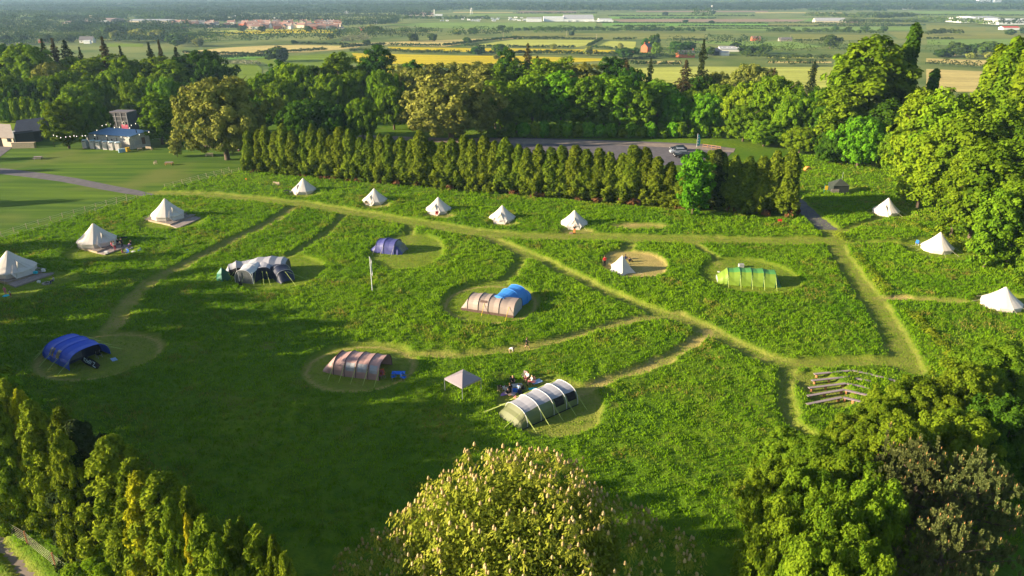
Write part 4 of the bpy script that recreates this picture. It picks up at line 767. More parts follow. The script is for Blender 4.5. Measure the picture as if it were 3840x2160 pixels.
number([h for h in hs if h.location.y < 1390], 'small village house in the front rows facing the yellow field', 'front row village houses'); number([h for h in hs if h.location.y >= 1390], 'small village house in the rows behind', 'back row village houses')
hs = []
for k in range(46):
    p = G(rh_.uniform(0, 2576), rh_.uniform(6, 24)) if k < 30 else G(rh_.uniform(2250, 2576), rh_.uniform(14, 24)); hs.append(house(p, rh_.uniform(16, 60), 12, 6, rh_.uniform(-.2, .2), rh_.choice([WHITE, WHT, CREAM]), rh_.choice([GREYR, WHT, TILE]), None, rh=3, cat='building', name='building'))
number(hs, 'pale building showing through the hazy far trees', 'pale far buildings')
def chimney(px, yb, yt, w, label, m=CREAM, name='factory_chimney'):
    p = G(px, yb); H = HT(px, yt, p); t = thing(name, label, 'chimney', p); MB().tube([(0, 0, 0), (0, 0, H)], [w, w*.75], 12).build('stack', m, t, local=True); MB().tube([(0, 0, H*.97), (0, 0, H*1.01)], [w*.9, w*.9], 12).build('rim', m, t, local=True)
chimney(231.7, 56, 39, 3.4, 'tall pale factory chimney at the left'); chimney(171, 47, 37, 3, 'shorter pale chimney left of the tall factory chimney'); chimney(242, 62, 51.5, 3.2, 'squat pale silo at the foot of the tall chimney', name='silo'); chimney(1093, 43, 24, 1.6, 'thin pale chimney rising above the far factory', WHITE)
def pylon(px, yb, yt, label):
    p = G(px, yb); H = HT(px, yt, p); t = thing('pylon', label, 'pylon', p); b = MB()
    for sx in (-1, 1):
        for sy in (-1, 1): b.bar((sx*3.5, sy*3.5, 0), (sx*.6, sy*.6, H), .5)
    for i in range(7):
        z = H*i/7; z2 = H*(i+1)/7; w = 3.5-2.9*i/7; w2 = 3.5-2.9*(i+1)/7
        for sy in (-1, 1): b.bar((-w, sy*w, z), (w2, sy*w2, z2), .35)
    b.build('lattice', METAL, t, local=True)
    b = MB()
    for z, l in ((.62, 7), (.78, 8.5), (.94, 6)): b.bar((-l, 0, H*z), (l, 0, H*z), .6)
    b.build('cross_arms', METAL, t, local=True)
pylon(873, 42, 28, 'lattice electricity pylon above the village trees'); pylon(1186, 36, 20, 'slender lattice mast right of the far factory'); pylon(1790, 27, 14, 'faint pylon in the hazy distance right of the white halls')
def towerblock(px0, px1, yb, yt, label):
    p = G((px0+px1)/2, yb); s = PPM(p); w = (px1-px0)/s; H = (yb-yt)/s; t = thing('tower_block', label, 'tower block', p)
    MB().box((0, 0, H/2), (w, 18, H)).build('wall', WHT, t, local=True); MB().box((0, 0, H+1.2), (w*.5, 9, 2.4)).build('plant_room', GREYR, t, local=True)
    for i in range(5): MB().box((-w/2+w*(i+.5)/5, -9.1, H/2), (w*.05, .3, H*.94)).build('window_column', WINM, t, local=True)
for a, b, c, l in ((2456,2463.5,'leftmost tower of the four pale towers standing together',1),(2465,2471,'second from the left of the four pale towers together',1),(2472.5,2478.5,'third from the left of the four pale towers together',1),(2480,2487,'rightmost of the four pale towers standing together',1),(2496,2504,'left tower of the separate pair of pale towers',1),(2506,2514.5,'right tower of the separate pair of pale towers',1)): towerblock(a, b, 12.5, -9, c)
hs = []
for k in range(58):
    px = rh_.uniform(1105, 1325) if k < 38 else rh_.uniform(1425, 1540); py = rh_.uniform(45, 54.5) if k < 38 else rh_.uniform(53, 55.5)
    t = thing('caravan', None, 'caravan', G(px, py), rh_.uniform(-.3, .3)); MB().box((0, 0, 1.6), (rh_.uniform(6, 9), 2.6, 2.6)).build('body', WHT, t, local=True); MB().box((0, -1.33, 1.9), (4, .06, .7)).build('window', WINM, t, local=True); hs.append(t)
number(hs, 'small white caravan parked near the white sheds', 'white caravans by the sheds')
g = []
for px, yb, yt in ((1963,106,93),(1988,97,88),(1500,105,85),(1266,96,82),(1425,91,79),(1932+558/1,0,0)) [:5]:
    p = G(px, yb); H = min(HT(px, yt, p), 12); t = thing('utility_pole', None, 'pole', p); MB().tube([(0, 0, 0), (0, 0, H)], [.22, .16], 6).build('pole', WOODL, t, local=True); MB().bar((-1.2, 0, H-.5), (1.2, 0, H-.5), .2).build('crossarm', WOODL, t, local=True); g.append(t)
number(g, 'pale wooden utility pole in the fields', 'utility poles on the plain')
# ------------------------------------------------------------------ tents
CANV = mat('canvas_cream', (.62, .56, .50), .9, .06, 1.5, transl=.12); CANV2 = mat('canvas_white', (.66, .61, .56), .9, .05, 1.5, transl=.12); TERRA = mat('tent_lining_rust', (.35, .14, .08), .9, .2, 3); ROPE = mat('guy_rope', (.55, .5, .38), .9, .1, 9); ROPEY = mat('guy_rope_lime', (.45, .55, .15), .8, .1, 9); ROPEO = mat('webbing_yellow', (.75, .48, .04), .8, .1, 9)
DECK = mat('deck_boards', (.27, .22, .20), .9, .25, 3, bump=.3); DECKE = mat('deck_edge', (.40, .31, .21), .9, .2, 3)
def bell(apx, apy, fpy, R, label, dz=0, door=None, open_=False, rot=0, ns=10, group='cream bell tents', lines=True):
    fy = G(apx, fpy, dz).y; Y = fy+R*.97; ap = AT(apx, apy, Y); H = ap.z-dz; c = Vector((ap.x, Y, dz)); t = thing('bell_tent', label, 'tent', c, 0, group)
    wh = .62*H/3; n = ns*2; re = R*.985; V = []; b = MB(); 
    def ringp(rr, z, sc=1.0):
        out = []
        for i in range(n):
            a = rot+i*2*math.pi/n; k = 1.0 if i % 2 == 0 else .955+(1-.955)*(1-sc); out.append((math.cos(a)*rr*k, math.sin(a)*rr*k, z-(0 if i % 2 == 0 else -.03)))
        return out
    lv = [ringp(re*1.03, wh-.12), ringp(re*1.02, wh+.04), ringp(re*.66, wh+(H-wh)*.31), ringp(re*.33, wh+(H-wh)*.645), ringp(re*.05, H*.985)]
    for A, B in zip(lv[:-1], lv[1:]):
        for i in range(n): j = (i+1) % n; b.poly([A[i], A[j], B[j], B[i]])
    b.build('roof', CANV2, t, local=True)
    b = MB(); A = ringp(R*.97, 0); B = ringp(R*.975, wh)
    for i in range(n): j = (i+1) % n; b.poly([A[i], A[j], B[j], B[i]])
    b.build('wall', CANV, t, local=True)
    MB().tube([(0, 0, H*.965), (0, 0, H*.985), (0, 0, H*1.02)], [.16, .12, .02], 8).build('cap', CANV, t, local=True)
    if door is not None:
        d = Vector((math.cos(door), math.sin(door), 0)); s = Vector((-d.y, d.x, 0)); w = R*.42; f = d*(R*1.05); top = d*(R*.62)+Vector((0, 0, wh+(H-wh)*.46))
        L_, R_ = f-s*w, f+s*w; Lb = d*R*.9-s*w*1.25+Vector((0, 0, wh)); Rb = d*R*.9+s*w*1.25+Vector((0, 0, wh)); back = d*R*.35+Vector((0, 0, wh+(H-wh)*.60))
        b = MB(); b.poly([L_, Lb, back, top]); b.poly([R_, top, back, Rb]); b.build('porch', CANV, t, local=True)
        e = d*.03; b = MB(); b.poly([L_+e, R_+e, top+e]) if not open_ else b.poly([L_-d*.5, R_-d*.5, top-d*.5]); dd = b.build('door', TERRA if open_ else CANV, t, local=True)
        b = MB(); b.tube([L_+e*2, top+e*2], .035, 5); b.tube([R_+e*2, top+e*2], .035, 5); b.build('piping', ROPE, dd, local=True)
    if lines:
        for i in range(0, n, 2):
            a = rot+i*2*math.pi/n; u = Vector((math.cos(a), math.sin(a), 0)); MB().tube([u*re*1.02+Vector((0, 0, wh)), u*(re+1.5)+Vector((0, 0, .02-dz))], .012, 4).build('guy_line', ROPE, t, local=True)
    return t
def deck(L, F, Rt, F2, R2, h, label):
    L, F, Rt, F2, R2 = [G(*p) for p in (L, F, Rt, F2, R2)]; t = thing('timber_deck', label, 'deck', F, 0, 'timber decks under tents')
    back = L+(Rt-F); P = [F, Rt, back, L]; up = Vector((0, 0, h)); b = MB(); n = 22
    for i in range(n):
        a0, a1 = i/n+.004, (i+1)/n-.004; q = [F.lerp(Rt, a0), F.lerp(Rt, a1), L.lerp(back, a1), L.lerp(back, a0)]
        b.poly([p+up for p in q]); b.poly([q[0]+up, q[0]+up*.6, q[1]+up*.6, q[1]+up]); b.poly([q[3]+up, q[2]+up, q[2]+up*.6, q[3]+up*.6])
    b.build('boards', DECK, t); b = MB()
    for A, B in zip(P, P[1:]+P[:1]): b.poly([A, B, B+up*.94, A+up*.94])
    b.build('fascia', DECKE, t); b = MB(); up2 = up*.48; q = [F2, R2, Rt, F]; e = (F2-F)*.02; q = [F2, R2, Rt+e, F+e]
    b.poly([p+up2 for p in q]); b.poly([F2, R2, R2+up2, F2+up2]); b.poly([F+e, F2, F2+up2, F+e+up2]); b.poly([R2, Rt+e, Rt+e+up2, R2+up2]); b.build('step', DECK, t); return h
deck((354,553),(429,569),(496,543),(447,576),(512,548),.38,'timber deck under the rightmost of the three tents on decks')
deck((172,619),(245,638),(312,612),(265,642),(332,618),.38,'timber deck with campers sitting on it')
deck((-66,700),(20,716),(127,683),(38,724),(143,688),.42,'timber deck under the tent cut off by the left edge')
bell(414,499.5,557,3.05,'tall bell tent on a deck, furthest back of the three deck tents',dz=.4,door=-.55)
bell(234,562,626,3.15,'bell tent on a deck with its door open and campers around',dz=.4,door=-.55,open_=True)
bell(18,631,703,3.35,'bell tent on a deck cut off by the left edge of the picture',dz=.45,door=-.5)
bell(762,448,490,2.6,'bell tent nearest the left end of the conifer hedge',door=-2.3,rot=.1)
bell(941,474,517,2.6,'bell tent second from the left along the conifer hedge',door=-2.0,rot=.2)
bell(1102,496,541,2.6,'bell tent with a red chair in front, along the hedge',door=-1.9,rot=.3)
bell(1263.5,516.5,563,2.6,'bell tent fourth from the left along the conifer hedge',door=-1.75,rot=.1)
bell(1445.5,529,577.5,2.6,'bell tent with a person standing at its door, by the hedge',door=-1.65,rot=.25)
bell(2236,498,545,2.5,'bell tent standing in the shade line under the right hand trees',door=-2.2,rot=.2,group='bell tents on the right side')
bell(2367,584.5,641,2.55,'bell tent in the round clearing with a blue chair beside it',rot=.15,group='bell tents on the right side')
bell(2531,722,788,2.65,'bell tent at the right edge of the picture',rot=.3,group='bell tents on the right side')
# the small pyramid tent on the straw clearing
def pyramid():
    F = G(1566,694.5); L = G(1529,684.5); Rr = G(1600,687); c = (L+Rr)/2+Vector((0, .4, 0)); top = AT(1566, 642, c.y+.1); t = thing('pyramid_tent', 'small cream pyramid tent with star corners on the straw clearing', 'tent', c)
    A = [F, Rr, Rr+Vector((-.7, 3.4, 0)), L+Vector((.9, 3.4, 0)), L]; b = MB(); n = 8; ring = []
    for i in range(5):
        p, q = A[i], A[(i+1) % 5]
        for k in range(n): f = k/n; m = p.lerp(q, f); s = math.sin(f*math.pi); ring.append((m+(c-m)*.16*s+Vector((0, 0, .10*s))))
    lv = [[Vector(p)+Vector((0, 0, .0)) for p in ring]]
    for f, sag in ((.3, .10), (.6, .10), (.85, .04), (1, 0)): lv.append([p.lerp(top, f)+(Vector((c.x, c.y, p.z))-p)*sag*(1-f) for p in ring])
    for a_, b_ in zip(lv[:-1], lv[1:]):
        for i in range(len(ring)): j = (i+1) % len(ring); b.poly([a_[i], a_[j], b_[j], b_[i]])
    b.build('canvas', CANV2, t, smooth=False); MB().tube([top-Vector((0, 0, .2)), top+Vector((0, 0, .06))], [.12, .02], 6).build('cap', CANV, t)
    e = (F-c).normalized()*.03; MB().tube([F+e, F.lerp(top, .5)+e], .03, 4).build('door_zip', ROPE, t)
    for p in A: d = (p-c).normalized(); MB().tube([p+Vector((0, 0, .1)), p+d*1.0], .015, 4).build('guy_line', ROPE, t)
pyramid()
def arch(w, h, n=14, k=.72):
    out = []
    for i in range(n+1):
        a = math.pi*i/n; c, s = math.cos(a), math.sin(a); out.append((math.copysign(abs(c)**k, c)*-w/2, s**k*h))
    return out
def tunnel(t, P0, P1, hoops, side, roof, sleeve=None, split=.62, e0=None, e1=None, sag=.05, names=('side_fabric', 'roof_fabric'), windows=(), skirt=None):
    """arched tent body along P0-P1; hoops = (position, width, height)"""
    P0, P1 = Vector(P0), Vector(P1); ax = (P1-P0); Ln = ax.length; ax.normalize(); sd = Vector((-ax.y, ax.x, 0)); n = 14
    def ring(f, w, h): return [P0+ax*Ln*f+sd*y+Vector((0, 0, z)) for y, z in arch(w, h, n)]
    secs = []
    for i, (f, w, h) in enumerate(hoops):
        secs.append((f, w, h))
        if i < len(hoops)-1: f2, w2, h2 = hoops[i+1]; secs.append(((f+f2)/2, (w+w2)/2*(1-sag*.4), (h+h2)/2*(1-sag)))
    rings = [ring(*s) for s in secs]; bs, b2, br = MB(), MB(), MB(); k0 = int(round(n*(1-split)/2))+1
    for A, B in zip(rings[:-1], rings[1:]):
        for i in range(n): (br if k0 <= i < n-k0 else bs if i < k0 else b2).poly([A[i], A[i+1], B[i+1], B[i]])
    bs.build(names[0], side, t, smooth=True); b2.build(names[0], side, t, smooth=True); br.build(names[1], roof, t, smooth=True)
    for k, (e, rg) in enumerate(((e0, rings[0]), (e1, rings[-1]))):
        if e is not None: MB().poly([p-ax*(.02 if k else -.02) for p in rg]).build('end_panel', e, t)
    if sleeve is not None:
        for f, w, h in hoops:
            if h > .9: MB().tube(ring(f, w+.06, h+.03), .036, 5).build('pole_sleeve', sleeve, t)
    for f0, f1, s, m in windows:   # windows lie on the body between two positions, side s=-1 near the P0-P1 right hand
        b = MB(); G_ = []
        for f in (f0, (f0+f1)/2, f1):
            w = np.interp(f, [q[0] for q in secs], [q[1] for q in secs])+.05; h = np.interp(f, [q[0] for q in secs], [q[2] for q in secs])+.04; rg = ring(f, w, h); G_.append([rg[i] if s < 0 else rg[n-i] for i in (1, 2, 3, 4)])
        def I(L_, q): i = int(q); return L_[i].lerp(L_[min(i+1, 3)], q-i)
        for A, B in zip(G_[:-1], G_[1:]):
            for q0, q1 in ((.35, 1.2), (1.2, 2.2), (2.2, 2.9)): b.poly([I(A, q0), I(B, q0), I(B, q1), I(A, q1)])
        b.build('window', m, t)
    return ring
def guys(t, ring, hoops, m, sides=(-1, 1), out=1.5, r=.016):
    for f, w, h in hoops:
        if h < 1: continue
        rg = ring(f, w+.05, h); c = (rg[0]+rg[-1])/2
        for s in sides:
            p = rg[4] if s < 0 else rg[-5]; b_ = rg[0] if s < 0 else rg[-1]; d = (b_-c).normalized(); MB().tube([p, b_+d*out+Vector((0, 0, .02))], r, 4).build('guy_line', m, t)
            p = rg[2] if s < 0 else rg[-3]; MB().tube([p, b_+d*out+Vector((0, 0, .02))], r, 4).build('guy_line', m, t)
def nyl(name, c, tr=.1): return mat(name, c, .55, .06, 1.2, transl=tr, spec=.4)
BLUE = nyl('nylon_blue', (.02, .09, .62)); NAVY = nyl('nylon_navy', (.012, .018, .05), 0); PURP = nyl('nylon_indigo', (.07, .075, .26)); GREYN = nyl('nylon_grey', (.36, .36, .40)); LGREY = nyl('nylon_light_grey', (.38, .38, .43)); PINK = nyl('nylon_dusty_pink', (.44, .27, .25)); TAUPE = nyl('nylon_taupe', (.34, .27, .24)); SKY_ = nyl('nylon_sky_blue', (.05, .26, .72)); OLIV = nyl('nylon_olive', (.17, .21, .09)); LIME = nyl('nylon_lime', (.19, .30, .03)); GRN = nyl('nylon_green', (.09, .30, .07)); DGRN = nyl('nylon_dark_green', (.02, .10, .05)); TEAL = nyl('nylon_teal_green', (.03, .24, .15)); GLASS = mat('clear_vinyl', (.10, .11, .12), .25, .2, 3, spec=.6); VIN = mat('grey_vinyl', (.30, .31, .33), .3, .2, 2, spec=.6); BRWN = nyl('nylon_brown', (.10, .06, .05), 0); WHTN = nyl('nylon_white', (.62, .62, .64)); BLK = mat('black_fabric', (.012, .012, .014), .8, .2, 4)
def cl(A, B, C):  # centreline from near edge A-B and far foot C beyond B
    A, B, C = G(*A), G(*B), G(*C); ax = (B-A).normalized(); sd = Vector((-ax.y, ax.x, 0)); w = abs((C-B).dot(sd)); return A+sd*w/2, B+sd*w/2, w
# blue
P0, P1, w = cl((104,898),(177,932),(261,884)); w = min(w, 5.2); P1 = G(177, 932)+(P1-G(177, 932)).normalized()*w/2; P0 = G(104, 898)+(P0-G(104, 898)).normalized()*w/2
t = thing('tunnel_tent', 'large royal blue family tent with open front in the shaded clearing', 'tent', P0); H = [(0, w*.9, 1.4), (.1, w*.97, 1.85), (.38, w, 2.0), (.66, w, 2.0), (1, w*1.02, 1.95)]
rg = tunnel(t, P0, P1, H, BLUE, BLUE, BLUE, windows=((.30, .44, -1, GLASS), (.52, .66, -1, GLASS))); guys(t, rg, H, ROPEY)
ax = (P1-P0).normalized(); tunnel(t, P0-ax*.9, P0+ax*.02, [(0, w*.7, .35), (1, w*.9, 1.5)], BLUE, BLUE, names=('rear_side', 'rear_panel')); tunnel(t, P1-ax*1.6, P1-ax*1.5, [(0, w*.93, 1.9), (1, w*.93, 1.9)], NAVY, NAVY, e0=NAVY, names=('inner_side', 'inner_roof'))
sd = Vector((-ax.y, ax.x, 0)); MB().poly([P1-ax*1.4-sd*w*.42+Vector((0, 0, 1.3)), P1-ax*1.4-sd*w*.02+Vector((0, 0, 1.3)), P1-ax*1.35-sd*w*.02+Vector((0, 0, .45)), P1-ax*1.35-sd*w*.42+Vector((0, 0, .45))]).build('inner_door', GLASS, t)
# purple
P0, P1, w = cl((938,636),(991,641),(1021,632)); w = 3.6; t = thing('tunnel_tent', 'small indigo tunnel tent in the clearing left of centre', 'tent', P0); ax = (P1-P0).normalized(); P0 = G(938, 636)+Vector((-ax.y, ax.x, 0))*w/2; P1 = G(991, 641)+Vector((-ax.y, ax.x, 0))*w/2
H = [(0, w*.88, 1.75), (.5, w, 2.15), (1, w, 2.05)]; H[0] = (.12, w*.9, 1.9); rg = tunnel(t, P0, P1, H, PURP, PURP, PURP, e1=NAVY); tunnel(t, P0-ax*.8, P0+ax*.4, [(0, w*.8, .3), (.7, w*.86, 1.0), (1, w*.9, 1.85)], PURP, PURP, names=('rear_side', 'rear_panel')); guys(t, rg, H, ROPE)
tunnel(t, P1, P1+ax*1.3, [(0, w*.96, 1.9), (.5, w*.95, 1.35), (1, w*.8, .15)], PURP, GLASS, names=('porch_side', 'porch_window'))
# dusty pink
P0, P1, w = cl((822,942),(954,958),(989,917)); w = min(w, 3.9); A = G(822, 942); B = G(954, 958); ax = (B-A).normalized(); sd = Vector((-ax.y, ax.x, 0)); P0, P1 = A+sd*w/2, B+sd*w/2
t = thing('tunnel_tent', 'long dusty pink tunnel tent with grey windows in the round clearing', 'tent', P0); H = [(.12, w*.9, 1.75), (.34, w, 1.98), (.56, w, 1.98), (.79, w, 1.98), (1, w, 1.93)]
rg = tunnel(t, P0, P1, H, PINK, PINK, DARKB, windows=((.37, .53, -1, VIN), (.59, .76, -1, VIN), (.82, .96, -1, VIN))); guys(t, rg, H, ROPEY); tunnel(t, P0-ax*.75, P0+ax*(P1-P0).length*.12, [(0, w*.75, .3), (.5, w*.84, 1.15), (1, w*.9, 1.95)], PINK, PINK, names=('rear_side', 'rear_panel'))
# green grey (nearest)
A = G(1313, 1082); B = G(1453, 1018); ax = (B-A).normalized(); sd = Vector((-ax.y, ax.x, 0)); w = 3.8; P0, P1 = A+sd*w/2, B+sd*w/2; t = thing('tunnel_tent', 'olive green family tent with pale grey roof, nearest to the camera', 'tent', P0); Ln = (P1-P0).length
H = [(.10, w*.97, 1.65), (.33, w, 1.93), (.56, w, 1.97), (.79, w, 1.97), (1, w, 1.88)]; rg = tunnel(t, P0, P1, H, OLIV, LGREY, WHTN, split=.55, windows=((.60, .76, -1, BLK), (.82, .98, -1, BLK)), e1=OLIV); guys(t, rg, H, ROPEY); tunnel(t, P0-ax*.5, P0+ax*Ln*.1, [(0, w*.98, .12), (.45, w*.97, .9), (1, w*.97, 1.65)], OLIV, nyl('nylon_khaki', (.14, .155, .065)), names=('rear_side', 'rear_panel'), split=.9)
b = MB(); b.tube([A-ax*.5-sd*.05+Vector((0, 0, .05)), B-sd*.05+Vector((0, 0, .05))], .06, 4).build('skirt', BLK, t)
for dx, dy in ((-.6, -1.4), (.2, -1.3), (-.4, 5.2), (.3, 5.6)): MB().tube([P0+Vector((0, 0, 1.5))+ax*.3+sd*(1.2 if dy > 0 else -1.2), P0-ax*2.2+sd*(dy*.6)], .018, 4).build('guy_line', ROPEY, t)
# lime green
A = G(1806, 716); B = G(1950, 724); ax = (B-A).normalized(); sd = Vector((-ax.y, ax.x, 0)); w = 3.6; P0, P1 = A+sd*w/2, B+sd*w/2; t = thing('tunnel_tent', 'long lime green tunnel tent with darker green roof', 'tent', P0); Ln = (P1-P0).length; H = [(.17, w*.92, 1.95), (.38, w, 2.15), (.58, w, 2.15), (.79, w, 2.15), (1, w, 2.0)]
rg = tunnel(t, P0, P1, H, LIME, GRN, DGRN, split=.42); guys(t, rg, H, ROPEY); tunnel(t, P0, P0+ax*Ln*.17, [(0, w*.7, .7), (.5, w*.82, 1.35), (1, w*.92, 1.95)], LIME, LIME, e0=GREYN, names=('rear_side', 'rear_panel')); tunnel(t, P1, P1+ax*1.0, [(0, w*.98, 1.9), (.5, w*.95, 1.1), (1, w*.9, .1)], DGRN, DGRN, names=('front_side', 'front_panel'))
# grey tunnel with sky blue extension
A = G(1168, 781); B = G(1292, 800); ax = (B-A).normalized(); sd = Vector((-ax.y, ax.x, 0)); w = 3.6; P0, P1 = A+sd*w/2, B+sd*w/2; t = thing('tunnel_tent', 'taupe tunnel tent with a big sky blue side extension', 'tent', P0); Ln = (P1-P0).length; H = [(.05, w*.9, 1.85), (.28, w, 2.05), (.48, w, 2.1), (.7, w, 2.1), (1, w, 1.95)]
rg = tunnel(t, P0, P1, H, TAUPE, TAUPE, DARKB, e1=GREYN); tunnel(t, P0-ax*.7, P0+ax*Ln*.05, [(0, w*.7, .2), (.6, w*.85, 1.2), (1, w*.9, 1.85)], TAUPE, TAUPE, names=('rear_side', 'rear_panel'))
ring2 = tunnel(t, P0+ax*Ln*.60+sd*(-w*.28), P0+ax*Ln*.84+sd*(w*1.5), [(0, 2.6, 1.75), (.12, 2.9, 2.18), (.5, 3.4, 2.4), (.8, 3.6, 2.35), (1, 2.9, 1.3)], SKY_, SKY_, SKY_, e1=SKY_, names=('extension_side', 'extension_roof'))
b = MB(); b.poly([rg(.31, w+.07, 2.1)[3], rg(.45, w+.07, 2.12)[3], rg(.45, w+.07, 2.12)[4], rg(.31, w+.07, 2.1)[4]]).build('window', BRWN, t); b = MB(); b.poly([A-ax*.5-sd*.06, B-sd*.06, B-sd*.04+Vector((0, 0, .38)), A-ax*.5-sd*.04+Vector((0, 0, .38))]).build('mud_skirt', BRWN, t)
for f, o in ((.40, .9), (.9, 1.4)): rr = rg(f, w, 2); MB().tube([rr[3], rr[0]-sd*o], .03, 4).build('guy_strap', ROPEO, t)
# cluster tent: pale roof, navy walls
c = G(655, 705); t = thing('inflatable_tent', 'sprawling navy tent with pale grey roof and several pods', 'tent', c)
X = lambda x, y: Vector((c.x+x, c.y+y, 0))
tunnel(t, X(-3.2, 3.2), X(3.3, 3.6), [(0, 3.6, 1.9), (.3, 4.0, 2.4), (.62, 4.3, 2.55), (.9, 4.0, 2.35), (1, 3.6, 2.0)], NAVY, LGREY, None, e1=NAVY, e0=GREYN, names=('main_wall', 'main_roof'), split=.8)
tunnel(t, X(-1.3, 2.8), X(-2.0, -1.3), [(0, 3.0, 2.3), (.5, 3.2, 2.35), (1, 2.9, 2.15)], NAVY, WHTN, WHTN, e1=GLASS, names=('left_porch_wall', 'left_porch_roof'), split=.75)
tunnel(t, X(.2, 2.6), X(.5, .4), [(0, 3.0, 2.3), (1, 2.8, 2.0)], NAVY, LGREY, None, e1=NAVY, names=('middle_wall', 'middle_roof'), split=.6)
tunnel(t, X(2.0, 2.8), X(4.6, -1.0), [(0, 3.0, 2.0), (.35, 2.9, 2.0), (.75, 2.7, 1.7), (1, 2.2, .3)], NAVY, NAVY, GREYN, names=('right_pod_wall', 'right_pod_roof'))
tunnel(t, X(-3.0, 3.2), X(-6.2, 2.2), [(0, 2.8, 1.9), (.45, 2.9, 2.05), (.8, 2.6, 1.6), (1, 2.2, .5)], BLK, GREYN, GREYN, names=('left_pod_wall', 'left_pod_roof'), split=.72)
for (a, b_) in ((-2.6, -2.9), (-.6, -2.4), (.9, -2.2), (1.8, -2.0), (5.9, -2.6), (6.4, .6), (-5.2, -1.6), (-4.6, -1.7)): MB().tube([X(a*.7, 0)+Vector((0, -.4, 1.6)), X(a+.4, b_)], .018, 4).build('guy_line', ROPEY, t)
for k, (a, d) in enumerate(((-2.7, -1.35), (-.5, -1.5))): MB().tube([X(a, d)+Vector((0, 0, 0)), X(a, d)+Vector((0, 0, 1.9))], .05, 5).build('door_frame', WHTN, t)
# toilet tent
p = G(563, 712); t = thing('toilet_tent', 'small upright green pop up tent left of the navy tent', 'tent', p); b = MB(); b2 = MB(); Hh = HT(561, 673, p); r_ = [(-.85, 0), (-.95, .8), (-.75, 1.6), (0, Hh)]
for (x0, z0), (x1, z1) in zip(r_[:-1], r_[1:]): b.poly([(x0, -.2, z0), (.1, -.65, z0), (.1*(1-z1/Hh*.5), -.65*(1-z1/Hh*.9), z1), (x1, -.2*(1-z1/Hh), z1)]); b2.poly([(.1, -.65, z0), (1.15*(1+(.05 if z0 else 0)), .1, z0), (max(.02, -x1*1.15), .1, z1), (.1*(1-z1/Hh*.5), -.65*(1-z1/Hh*.9), z1)]); b2.poly([(1.15, .1, z0), (0, .9, z0), (0, .9*(1-z1/Hh), z1), (max(.02, -x1*1.15), .1, z1)]); b2.poly([(0, .9, z0), (x0, -.2, z0), (x1, -.2*(1-z1/Hh), z1), (0, .9*(1-z1/Hh), z1)])
b.build('front_panel', TEAL, t, local=True); b2.build('side_panel', DGRN, t, local=True); MB().tube([(-.9, -.1, 1.2), (-2.2, -1.0, 0)], .02, 4).build('guy_line', ROPEY, t, local=True); MB().tube([(.1, -.68, 0), (.1, -.62, 1.0), (0, -.05, Hh)], .03, 4).build('zip_seam', TEAL, t, local=True)
# gazebo
p = G(1165, 990); t = thing('gazebo', 'grey mauve pop up gazebo shelter standing in the meadow', 'gazebo', p); w = 1.45; hE = 1.95; hT = 2.65; b = MB(); q = [(-w, -.2), (0, -w*1.15), (w, .2), (0, w*1.15)]; q = [(-w*1.0, 0), (.05, -w*1.0), (w*1.0, 0), (-.05, w*1.0)]
MV = nyl('gazebo_mauve', (.33, .28, .31)); MV2 = nyl('gazebo_slate', (.25, .25, .32))
sc_ = 1.38
for i in range(4):
    (x0, y0), (x1, y1) = q[i], q[(i+1) % 4]; b = MB(); P = [(x0*sc_, y0*sc_, hE), (x1*sc_, y1*sc_, hE), (0, 0, hT)]; b.poly(P); b.poly([(x0*sc_, y0*sc_, hE-.2), (x1*sc_, y1*sc_, hE-.2), P[1], P[0]]); b.build('canopy_panel', MV, t, local=True)
for x, y in q: MB().bar((x*sc_, y*sc_, -.1), (x*sc_, y*sc_, hE), .06).build('leg', GREYR, t, local=True)
# dark army style tent at the right with pallet gate
p = G(2108, 487); t = thing('frame_tent', 'dark green square tent with pallet fence at the edge of the wood', 'tent', p); b = MB(); w = 1.9; b.box((.4, 1.2, .9), (3.4, 3, 1.8)); b.build('wall', mat('army_canvas', (.03, .04, .035), .9, .2, 2), t, local=True); b = MB()
for i in range(4): a = [(-1.4, -.4), (2.2, -.4), (2.2, 2.8), (-1.4, 2.8)]; b.poly([(*a[i], 1.8), (*a[(i+1) % 4], 1.8), (.6, 1.2, 3.1)])
b.build('roof', mat('army_roof', (.045, .055, .045), .9, .2, 2), t, local=True); b = MB()
for i in range(7): b.box((-2.0+i*.26, -1.0, .65), (.14, .06, 1.3))
b.box((-1.2, -.95, .4), (1.8, .05, .12)); b.box((-1.2, -.95, 1.0), (1.8, .05, .12)); b.build('pallet_gate', WOODM, t, local=True); MB().tube([(.9, 1.2, 3), (.9, 1.2, 4.6)], .03, 4).build('flue', METAL, t, local=True)
# ------------------------------------------------------------------ people
SKIN = mat('skin', (.62, .36, .25), .6, .05, 3); SKIN2 = mat('skin_tan', (.45, .24, .15), .6, .05, 3); FAB = {}
def fab(name, c):
    if name not in FAB: FAB[name] = mat('cloth_'+name, c, .9, .12, 6)
    return FAB[name]
BLACKC = fab('black', (.015, .015, .018)); DENIM = fab('denim', (.06, .09, .20)); BEIGEC = fab('beige', (.42, .32, .18)); REDC = fab('red', (.60, .03, .03)); GREYC = fab('grey', (.33, .34, .33)); WHITEC = fab('white', (.72, .70, .68)); PINKC = fab('pink', (.65, .16, .22)); LBLUE = fab('light_blue', (.30, .42, .65)); ORANGEC = fab('orange', (.75, .22, .05)); MAROON = fab('maroon', (.25, .04, .07)); PURPC = fab('purple', (.35, .20, .50)); TURQ = fab('turquoise', (.02, .45, .55)); ROYAL = fab('royal_blue', (.02, .14, .62)); NAVYC = fab('navy', (.02, .025, .07))
HAIRS = dict(dark=fab('hair_dark', (.02, .014, .01)), brown=fab('hair_brown', (.10, .055, .025)), fair=fab('hair_fair', (.5, .36, .16)))
